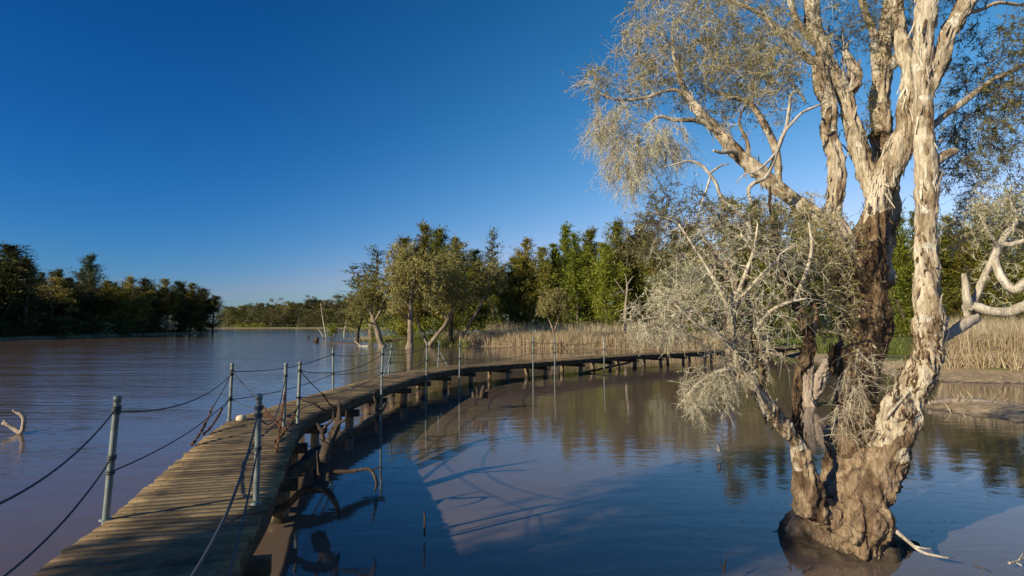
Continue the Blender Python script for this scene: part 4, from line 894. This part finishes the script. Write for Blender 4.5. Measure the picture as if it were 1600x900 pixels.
    # ------------ limbs
    X = dict(
        C2=('paper', [(1372, 440, 6.8, 44), (1385, 370, 6.95, 38), (1389, 300, 7.0, 36), (1383, 250, 7.0, 34), (1375, 200, 7, 31), (1372, 150, 7, 29), (1378, 100, 7, 27), (1386, 50, 7, 25), (1391, -10, 7.05, 23), (1394, -140, 7.1, 16), (1400, -280, 7.1, 6)]),
        C4=('paper', [(1372, 310, 6.72, 30), (1354, 265, 6.78, 30), (1337, 224, 6.8, 31), (1325, 172, 6.8, 29), (1309, 128, 6.8, 28), (1290, 92, 6.8, 27), (1276, 50, 6.8, 29), (1271, 0, 6.8, 28), (1262, -100, 6.85, 22), (1245, -240, 6.9, 8)]),
        C5=('paper', [(1334, 425, 6.72, 36), (1313, 365, 6.74, 29), (1303, 328, 6.75, 26), (1306, 280, 6.75, 27), (1300, 220, 6.75, 26), (1294, 168, 6.75, 25), (1288, 132, 6.78, 24), (1278, 92, 6.8, 20)]),
        C6=('paper', [(1345, 425, 6.72, 42), (1318, 372, 6.75, 34), (1280, 337, 6.8, 30), (1245, 316, 6.84, 28), (1212, 296, 6.87, 27), (1186, 268, 6.9, 25), (1160, 244, 6.9, 23), (1138, 220, 6.9, 21), (1120, 200, 6.9, 19), (1104, 186, 6.9, 17), (1092, 172, 6.9, 15), (1076, 150, 6.92, 12), (1066, 130, 6.95, 10), (1056, 96, 7, 7), (1050, 50, 7, 4)]),
        C6b=('paper', [(1112, 196, 6.9, 10), (1085, 188, 6.85, 9), (1055, 187, 6.8, 7), (1030, 182, 6.75, 6), (1012, 196, 6.7, 4), (1000, 215, 6.65, 2.5)]),
        C6c=('paper', [(1092, 172, 6.9, 9), (1062, 143, 6.9, 8), (1040, 142, 6.9, 7), (1010, 152, 6.9, 6), (975, 156, 6.9, 5), (950, 152, 6.9, 3.5), (925, 136, 6.9, 2)]),
        C6d=('paper', [(1215, 298, 6.87, 14), (1214, 250, 6.8, 13), (1206, 218, 6.8, 12), (1186, 178, 6.8, 11), (1168, 160, 6.8, 10), (1140, 150, 6.85, 8), (1112, 142, 6.9, 6), (1090, 120, 6.9, 4)]),
        C6e=('paper', [(1170, 252, 6.88, 9), (1168, 222, 6.8, 7), (1156, 196, 6.8, 6), (1158, 178, 6.8, 5), (1166, 166, 6.8, 4)]),
        C4b=('paper', [(1290, 98, 6.8, 18), (1255, 85, 6.8, 16), (1225, 55, 6.85, 13), (1195, 28, 6.9, 10), (1165, 10, 6.9, 7), (1130, -5, 7, 4)]),
        C4c=('paper', [(1278, 70, 6.8, 14), (1250, 40, 6.75, 12), (1235, 0, 6.7, 10), (1215, -60, 6.7, 6)]),
        C4d=('paper', [(1318, 150, 6.78, 24), (1336, 126, 6.78, 20), (1330, 100, 6.78, 15), (1322, 80, 6.78, 9), (1326, 66, 6.78, 5)]),
        C3b=('paper', [(1372, 130, 7, 20), (1366, 55, 7, 16), (1352, 18, 7, 13), (1340, -20, 7, 11), (1325, -90, 7, 6)]),
        C3c=('paper', [(1374, 120, 6.98, 20), (1395, 100, 6.9, 20), (1412, 78, 6.85, 20), (1432, 62, 6.7, 18), (1450, 40, 6.6, 14)]),
        Rf=('paper', [(1446, 150, 6.05, 24), (1462, 100, 6.05, 30), (1480, 55, 6.05, 30), (1500, 18, 6.05, 29), (1516, -20, 6.05, 27), (1548, -110, 6.1, 20), (1600, -230, 6.1, 10)]),
        Rb=('paper', [(1452, 204, 6.1, 14), (1470, 186, 6.15, 12), (1490, 171, 6.2, 12), (1540, 133, 6.3, 11), (1572, 115, 6.35, 10), (1606, 98, 6.4, 8), (1660, 80, 6.4, 5)]),
        Rc=('paper', [(1500, 20, 6.05, 12), (1530, 15, 6.1, 8), (1560, 4, 6.1, 7), (1600, 8, 6.15, 5)]),
        Rs=('paper', [(1456, 268, 6.05, 18), (1466, 252, 6.03, 17), (1478, 242, 6.02, 16), (1492, 236, 6.0, 13), (1497, 239, 6.0, 9)]),
        Cs=('paper', [(1372, 208, 6.98, 16), (1362, 212, 6.95, 8), (1356, 116, 6.95, 3)][:2]+[(1352, 218, 6.95, 5)]),
        L2=('paper_dark', [(1258, 722, 6.2, 24), (1250, 680, 6.2, 20), (1245, 640, 6.2, 17), (1248, 595, 6.2, 16), (1262, 558, 6.25, 20), (1266, 530, 6.25, 18), (1256, 500, 6.25, 14), (1244, 475, 6.3, 13), (1226, 435, 6.3, 10), (1216, 400, 6.3, 8), (1208, 360, 6.35, 5), (1202, 320, 6.4, 3)]),
        L1=('paper', [(1206, 644, 6.06, 28), (1184, 616, 6.0, 24), (1162, 590, 5.98, 21), (1145, 562, 5.95, 20), (1142, 530, 5.95, 19), (1146, 490, 5.95, 16), (1150, 450, 5.95, 14), (1140, 424, 5.95, 12), (1126, 404, 5.95, 10), (1113, 389, 5.95, 8), (1103, 380, 5.95, 6), (1096, 370, 5.95, 3)]),
        L1b=('paper_dark', [(1182, 612, 6.0, 16), (1190, 580, 6.05, 14), (1180, 540, 6.1, 13), (1174, 490, 6.1, 12), (1166, 450, 6.1, 9), (1168, 430, 6.1, 7), (1176, 400, 6.1, 5)]),
        L1c=('twig', [(1150, 480, 5.97, 9), (1180, 440, 5.9, 7), (1210, 410, 5.9, 6), (1222, 395, 5.9, 4), (1238, 384, 5.85, 2)]),
        L1d=('twig', [(1146, 486, 5.95, 9), (1112, 492, 5.9, 6), (1070, 485, 5.85, 6), (1050, 494, 5.8, 5), (1020, 497, 5.75, 4), (998, 500, 5.7, 3)]),
        L1e=('twig', [(1148, 575, 5.95, 8), (1120, 582, 5.85, 6), (1090, 600, 5.8, 5), (1075, 616, 5.75, 3)]),
        La=('twig', [(1146, 505, 5.9, 10), (1128, 460, 5.8, 8), (1106, 420, 5.75, 7), (1084, 385, 5.7, 5), (1060, 350, 5.7, 3)]),
        Lb=('twig', [(1148, 470, 5.9, 9), (1164, 430, 5.75, 7), (1178, 390, 5.7, 6), (1184, 350, 5.7, 3)]),
        Lc=('twig', [(1143, 545, 5.9, 9), (1118, 520, 5.75, 7), (1084, 503, 5.65, 6), (1050, 470, 5.6, 4), (1024, 452, 5.6, 2)]),
        Ld=('twig', [(1240, 470, 6.2, 9), (1258, 430, 6.1, 8), (1268, 390, 6.05, 6), (1264, 348, 6.0, 3)]),
        Le=('twig', [(1228, 442, 6.2, 8), (1208, 420, 6.0, 7), (1180, 396, 5.9, 6), (1158, 366, 5.85, 3)]),
        Lf=('twig', [(1178, 520, 6.05, 9), (1200, 490, 5.9, 7), (1228, 474, 5.85, 6), (1262, 466, 5.8, 3)]),
        L2b=('paper_dark', [(1262, 548, 6.25, 12), (1275, 500, 6.3, 11), (1268, 470, 6.35, 10), (1250, 445, 6.35, 8), (1236, 425, 6.4, 5)]),
        Rd=('dead', [(1470, 534, 6.1, 12), (1492, 518, 6.2, 17), (1512, 502, 6.25, 17), (1526, 494, 6.3, 14), (1523, 474, 6.3, 12), (1531, 452, 6.3, 13), (1541, 426, 6.3, 14), (1551, 402, 6.3, 15), (1562, 384, 6.3, 15), (1576, 364, 6.3, 14), (1588, 345, 6.3, 13), (1584, 325, 6.3, 9), (1578, 310, 6.3, 5)]))
    dead_l = dict(
        D1=[(1205, 300, 6.5, 6), (1178, 345, 6.45, 4), (1174, 318, 6.45, 6), (1170, 298, 6.45, 7), (1178, 286, 6.45, 8), (1196, 277, 6.45, 8), (1204, 262, 6.45, 8), (1212, 240, 6.45, 8), (1220, 218, 6.45, 8), (1229, 198, 6.45, 7), (1233, 172, 6.45, 6), (1236, 150, 6.45, 5), (1242, 143, 6.45, 5), (1252, 148, 6.45, 5), (1258, 160, 6.45, 4)][1:],
        D2=[(1226, 206, 6.45, 6), (1240, 190, 6.42, 5), (1254, 176, 6.4, 5), (1276, 166, 6.4, 4), (1294, 158, 6.4, 2)], D3=[(1212, 240, 6.45, 5), (1196, 256, 6.4, 5), (1180, 268, 6.4, 4), (1164, 272, 6.4, 3), (1150, 286, 6.4, 2)],
        D4=[(1153, 390, 5.95, 6), (1164, 386, 5.95, 7), (1171, 372, 5.95, 8), (1172, 358, 5.95, 8), (1164, 342, 5.97, 8), (1148, 328, 6, 8), (1134, 316, 6, 7), (1124, 302, 6, 6), (1118, 286, 6, 6), (1108, 272, 6, 6), (1094, 258, 6, 6), (1076, 252, 6, 5), (1058, 256, 6, 4), (1038, 261, 6, 2.5)],
        D5=[(1108, 272, 6, 5), (1118, 264, 6, 4), (1128, 258, 6, 3), (1140, 256, 6, 1.5)], D6=[(1110, 276, 6, 4), (1104, 296, 6, 4), (1096, 320, 6, 3), (1090, 340, 6, 2)],
        D7=[(1160, 242, 6.9, 9), (1140, 236, 6.8, 10), (1126, 238, 6.75, 8), (1114, 235, 6.7, 6)],
        D8=[(1512, 494, 6.28, 12), (1514, 478, 6.25, 16), (1550, 488, 6.15, 17), (1580, 488, 6.1, 17), (1602, 480, 6.0, 18), (1650, 455, 5.9, 18)], D9=[(1516, 482, 6.25, 17), (1512, 466, 6.2, 15), (1510, 446, 6.2, 13), (1506, 428, 6.2, 9)],
        Da=[(1553, 398, 6.3, 10), (1556, 412, 6.25, 12), (1562, 430, 6.2, 13), (1574, 446, 6.15, 14), (1586, 452, 6.1, 14), (1604, 440, 6.05, 16), (1630, 420, 6, 16)], Db=[(1562, 382, 6.3, 8), (1580, 382, 6.25, 9), (1600, 376, 6.2, 8), (1630, 360, 6.1, 8)], Dc=[(1560, 386, 6.3, 7), (1550, 368, 6.25, 6), (1538, 348, 6.2, 5), (1530, 334, 6.2, 3)],
        Dd=[(1376, 668, 6.2, 7), (1388, 648, 6.0, 6), (1404, 630, 5.95, 4), (1420, 612, 5.95, 2)])
    LIVE = dict(); nd, nr = [], []
    for k, (mt, rows) in X.items():
        mb = MB(); mx = max(r[3] for r in rows); sides = 18 if mx > 20 else (12 if mx > 9 else 8)
        c = limb(mb, pxp([(q[0], q[1], q[2], q[3]*.80) for q in rows]), 44 if mx > 20 else sides, .018 if mx > 20 else .03, .10 if mx > 20 else .16, sum(map(ord, k)), True, .14, .024 if mx > 20 else .010 if mx > 9 else 0); LIVE[k] = c
        if mx > 20:
            VV = np.concatenate(mb.v)[::13]; cc = c[:, :3]; kk = [int(np.argmin(((cc-v)**2).sum(1))) for v in VV]; nn_ = norm(VV-cc[kk]); flaps(mb, VV, nn_, int(len(c)*.7), (.05, .22), -1, .16, (.08, .22), .2)
        mb.build('limb', M[mt], root, smooth=True)
    for k, rows in dead_l.items():
        mb = MB(); LIVE[k] = limb(mb, pxp([(q[0], q[1], q[2], q[3]*(.74 if q[3] < 10 else .86)) for q in rows]), 12, .018, .24, sum(map(ord, k)), True, .22, .006); mb.build('dead_limb', M['dead'], root, smooth=True)
    for k in ('C', 'R', 'L'): LIVE[k] = catmull(pxp(LMB[k]), .06)
    def region(keys, ells, leafm, twm, kind, nm, **kw):
        nd = np.concatenate([LIVE[k][:, :3] for k in keys]); nr = np.concatenate([LIVE[k][:, 3] for k in keys])
        tg = np.concatenate([in_ellipsoid(n, P(px, py, Y), (rx*Y/F, rY, ry*Y/F)) for px, py, Y, rx, ry, rY, n in ells])
        PP, RR, EE, _ = grow(nd, nr, tg, 6, kw.get('rmax', .011), .0019, .17, kw.get('sag', 0), kw.get('rs', .8))
        tw, lf = MB(), MB(); tubes(tw, PP, RR, 4)
        spray(tw, lf, PP[:, -1], EE, **kind); spray(tw, lf, PP[:, 3], EE[:], **{**kind, 'm': max(1, kind['m']//3)})
        tw.build('twigs', M[twm], root)
        if kind['nl']: lf.build('crown', M[leafm], root)
    live = dict(m=6, L=(.08, .26), nl=4, leaf=(.028, .058), wid=(.006, .011), droop=.15, spread=.75, tr=.0019)
    greyk = dict(m=3, L=(.05, .17), nl=5, leaf=(.022, .048), wid=(.006, .011), droop=.15, spread=.7, tr=.0019, fork=False)
    hang = dict(m=6, L=(.12, .34), nl=6, leaf=(.03, .055), wid=(.005, .009), droop=1.1, spread=.55, tr=.0017, fork=True)
    bare = dict(m=6, L=(.08, .26), nl=1, leaf=(.02, .04), wid=(.004, .007), droop=.5, spread=.8, tr=.0021, fork=True)
    region(['C6', 'C6b', 'C6c', 'C6d', 'C6e', 'C4b', 'C4c'], [(1060, 60, 7, 104, 88, .9, 190), (1010, 110, 6.9, 74, 64, .7, 84), (930, 130, 6.9, 28, 28, .35, 28), (1150, 40, 7, 110, 80, .9, 150), (1230, 50, 6.8, 60, 70, .8, 84), (1130, -70, 7.1, 180, 60, 1.2, 160), (1120, 130, 7, 90, 40, .8, 110)], 'live', 'twig', live, 'crown')
    region(['C6b', 'C6c', 'C6'], [(985, 250, 6.65, 42, 48, .4, 62), (950, 190, 6.8, 40, 40, .4, 50), (1035, 215, 6.75, 40, 36, .4, 44)], 'grey', 'twig', hang, 'crown')
    region(['C6d', 'C6e', 'D1', 'C4b'], [(1180, 150, 6.8, 70, 60, .6, 90), (1200, 100, 6.8, 60, 60, .6, 80)], 'live', 'twig', {**live, 'nl': 5, 'm': 5}, 'crown')
    region(['L1', 'L1b', 'L1c', 'L1d', 'L2', 'L2b', 'La', 'Lb', 'Lc', 'Ld', 'Le', 'Lf'], [(1120, 430, 5.95, 112, 84, .8, 165), (1200, 430, 6.2, 90, 90, .8, 110), (1085, 370, 6, 94, 58, .7, 80), (1160, 520, 6, 76, 56, .6, 95), (1060, 495, 5.85, 90, 48, .5, 110)], 'grey', 'twig', {**greyk, 'nl': 3, 'L': (.07, .22), 'tr': .0026}, 'crown', rmax=.022, rs=1.7)
    region(['L1', 'L1e', 'L1d', 'L1b'], [(1105, 606, 5.8, 48, 36, .4, 84), (1085, 620, 5.75, 24, 26, .25, 50), (1160, 575, 5.95, 46, 36, .4, 44), (1030, 512, 5.75, 56, 24, .35, 80)], 'grey', 'twig', {**bare, 'droop': .7, 'nl': 4, 'm': 3, 'L': (.05, .18)}, 'crown', rs=1.5)
    region(['L1', 'D4', 'L1b', 'C6'], [(1060, 330, 6.2, 66, 46, .6, 60), (1010, 380, 6.1, 34, 40, .5, 32), (1150, 350, 6.3, 80, 50, .6, 52)], 'shade', 'twig_shade', {**live, 'm': 6, 'nl': 6}, 'crown')
    region(['C6', 'C', 'C5', 'L2', 'L2b'], [(1265, 380, 6.6, 66, 56, .6, 190), (1290, 470, 6.5, 44, 80, .5, 130), (1240, 330, 6.8, 66, 28, .5, 90)], 'live', 'twig', {**greyk, 'nl': 6}, 'crown')
    region(['C', 'L', 'L2'], [(1340, 662, 6.2, 44, 36, .22, 18), (1330, 585, 6.3, 36, 50, .25, 22), (1385, 585, 6.3, 30, 40, .3, 10)], 'grey', 'twig', {**bare, 'droop': .9, 'm': 5}, 'crown')
    region(['Rb', 'Rc', 'Rf', 'R'], [(1540, 175, 6.4, 74, 60, .7, 90), (1560, 80, 6.4, 74, 60, .7, 84), (1530, 260, 6.5, 60, 44, .6, 56), (1600, 150, 6.4, 50, 90, .7, 70), (1560, -50, 6.2, 100, 50, .9, 80)], 'shade', 'twig_shade', {**live, 'm': 6, 'nl': 7}, 'crown')
    region(['Rd', 'Db', 'Dc', 'Da', 'D8'], [(1560, 320, 6.5, 66, 44, .5, 190), (1600, 360, 6.4, 50, 60, .5, 130), (1510, 350, 6.4, 34, 44, .4, 80), (1560, 440, 6.3, 40, 40, .4, 30)], 'grey', 'twig', greyk, 'crown')
    region(['C2', 'C4d', 'C3b', 'C4', 'C3c', 'C'], [(1340, 40, 6.9, 46, 50, .6, 50), (1400, 30, 6.8, 26, 60, .5, 34), (1370, -60, 6.9, 90, 50, .8, 60), (1340, 180, 6.8, 30, 60, .4, 16)], 'shade', 'twig_shade', {**live, 'm': 5, 'nl': 6}, 'crown')
great_tree()

# the tall slender tree behind the viewer whose shadow falls across the near boards and the pond
def bank_tree_behind():
    W_ = lambda u, q, z: np.array([.8*u+.6*q, .6*u-.8*q, z]); r = thing('bank_tree', W_(-14, -4.5, 0), 'broad dense tree on the bank behind the viewer, shading the near boards and pond', 'tree')
    tr, cr = MB(), MB(); limb(tr, [np.r_[W_(-14, -4.4, -.3), .2], np.r_[W_(-14, -4.5, 3), .15], np.r_[W_(-14, -4.6, 6), .10], np.r_[W_(-14, -4.9, 9), .03]], 10, .2, .2, 2)
    for q, z, rad in [(-4.8, 5.4, .55), (-4.3, 5.7, .8), (-3.8, 6.2, .75), (-5.0, 6.4, .7), (-5.6, 7.5, 1.0), (-4.6, 7.3, 1.05), (-3.9, 7.0, .75), (-5.8, 8.3, .85), (-4.8, 8.4, .95), (-5.3, 9.0, .7), (-4.2, 6.5, .9)]:
        c = W_(-14+rng.normal()*.5, q, z); n = int(950*rad**1.5); u = norm(rng.normal(size=(n, 3))); p = c+u*rad*rng.uniform(.2, 1.1, size=(n, 1))
        leaves(cr, p, norm(u*.4+rng.normal(size=u.shape)), rng.uniform(.12, .32, size=n), rng.uniform(.05, .12, size=n))
        m0 = W_(-14, -4.6, z-.9); tubes(tr, np.array([[m0, (m0+c)/2+(0, 0, .1), c]]), np.array([[.05, .03, .01]]), 4)
    tr.build('trunk', M['bark_dark'], r, smooth=True); cr.build('crown', M['casu'], r)
bank_tree_behind()

# ------------------------------------------------------------------ light and camera
w = bpy.data.worlds.new('World'); SC.world = w; w.use_nodes = True; t = w.node_tree; bg = t.nodes['Background']
sky = t.nodes.new('ShaderNodeTexSky'); sky.sky_type = 'NISHITA'; sky.sun_disc = False; sky.sun_elevation = S_EL; sky.sun_rotation = math.radians(233.1)
sky.air_density = 1.0; sky.dust_density = .2; sky.ozone_density = 3.0; sky.altitude = 0
# deep clear winter sky: each channel of the sky gets a steeper gradient
outs_ = []; sep = t.nodes.new('ShaderNodeSeparateColor'); com = t.nodes.new('ShaderNodeCombineColor'); t.links.new(sky.outputs[0], sep.inputs[0])
for i, (p, k) in enumerate(((2.4, .088), (1.25, .47), (1.2, .80))):
    a = t.nodes.new('ShaderNodeMath'); a.operation = 'POWER'; a.inputs[1].default_value = p; t.links.new(sep.outputs[i], a.inputs[0])
    b = t.nodes.new('ShaderNodeMath'); b.operation = 'MULTIPLY'; b.inputs[1].default_value = k; t.links.new(a.outputs[0], b.inputs[0]); outs_.append(b.outputs[0])
tc = t.nodes.new('ShaderNodeTexCoord'); vm = t.nodes.new('ShaderNodeVectorMath'); vm.operation = 'DOT_PRODUCT'; vm.inputs[1].default_value = (.8, .6, 0); t.links.new(tc.outputs['Generated'], vm.inputs[0])
def wmath(op, a, b):
    x = t.nodes.new('ShaderNodeMath'); x.operation = op
    for q, v in enumerate((a, b)):
        if hasattr(v, 'is_linked'): t.links.new(v, x.inputs[q])
        else: x.inputs[q].default_value = v
    return x.outputs[0]
f_ = wmath('SMOOTH_MAX', wmath('SUBTRACT', vm.outputs['Value'], .30), -.10); f_.node.inputs[2].default_value = .30
r_, g_, b_ = (wmath('MULTIPLY', outs_[i], wmath('ADD', 1, wmath('MULTIPLY', f_, k))) for i, k in enumerate((4.1, 1.42, .36)))
r_ = wmath('MINIMUM', r_, wmath('MULTIPLY', g_, .66))
for i, q in enumerate((r_, g_, b_)): t.links.new(q, com.inputs[i])
t.links.new(com.outputs[0], bg.inputs[0]); bg.inputs[1].default_value = .082
sun = bpy.data.lights.new('sun', 'SUN'); sun.energy = 5.0; sun.angle = math.radians(.5); sun.color = (1, .875, .62)
so = bpy.data.objects.new('sun', sun); COL.objects.link(so); so.location = (-30, -20, 30)
so.rotation_euler = Vector((.8*math.cos(S_EL), .6*math.cos(S_EL), -math.sin(S_EL))).to_track_quat('-Z', 'Y').to_euler()
cam = bpy.data.cameras.new('camera'); co = bpy.data.objects.new('camera', cam); COL.objects.link(co); SC.camera = co
co.location = tuple(CAM); co.rotation_euler = (math.pi/2+PITCH, 0, 0); cam.lens = F/1600*36; cam.clip_start = .05; cam.clip_end = 6000
vs = SC.view_settings; vs.view_transform = 'Standard'; vs.look = 'None'; vs.exposure = .28; vs.gamma = 1; vs.use_curve_mapping = False
SC.cycles.max_bounces = 6; SC.cycles.transparent_max_bounces = 4; SC.cycles.sample_clamp_indirect = 4
for k in [k for o in bpy.data.objects for k in ('_loc',) if k in o]: pass
for o in bpy.data.objects:
    if '_loc' in o: del o['_loc']
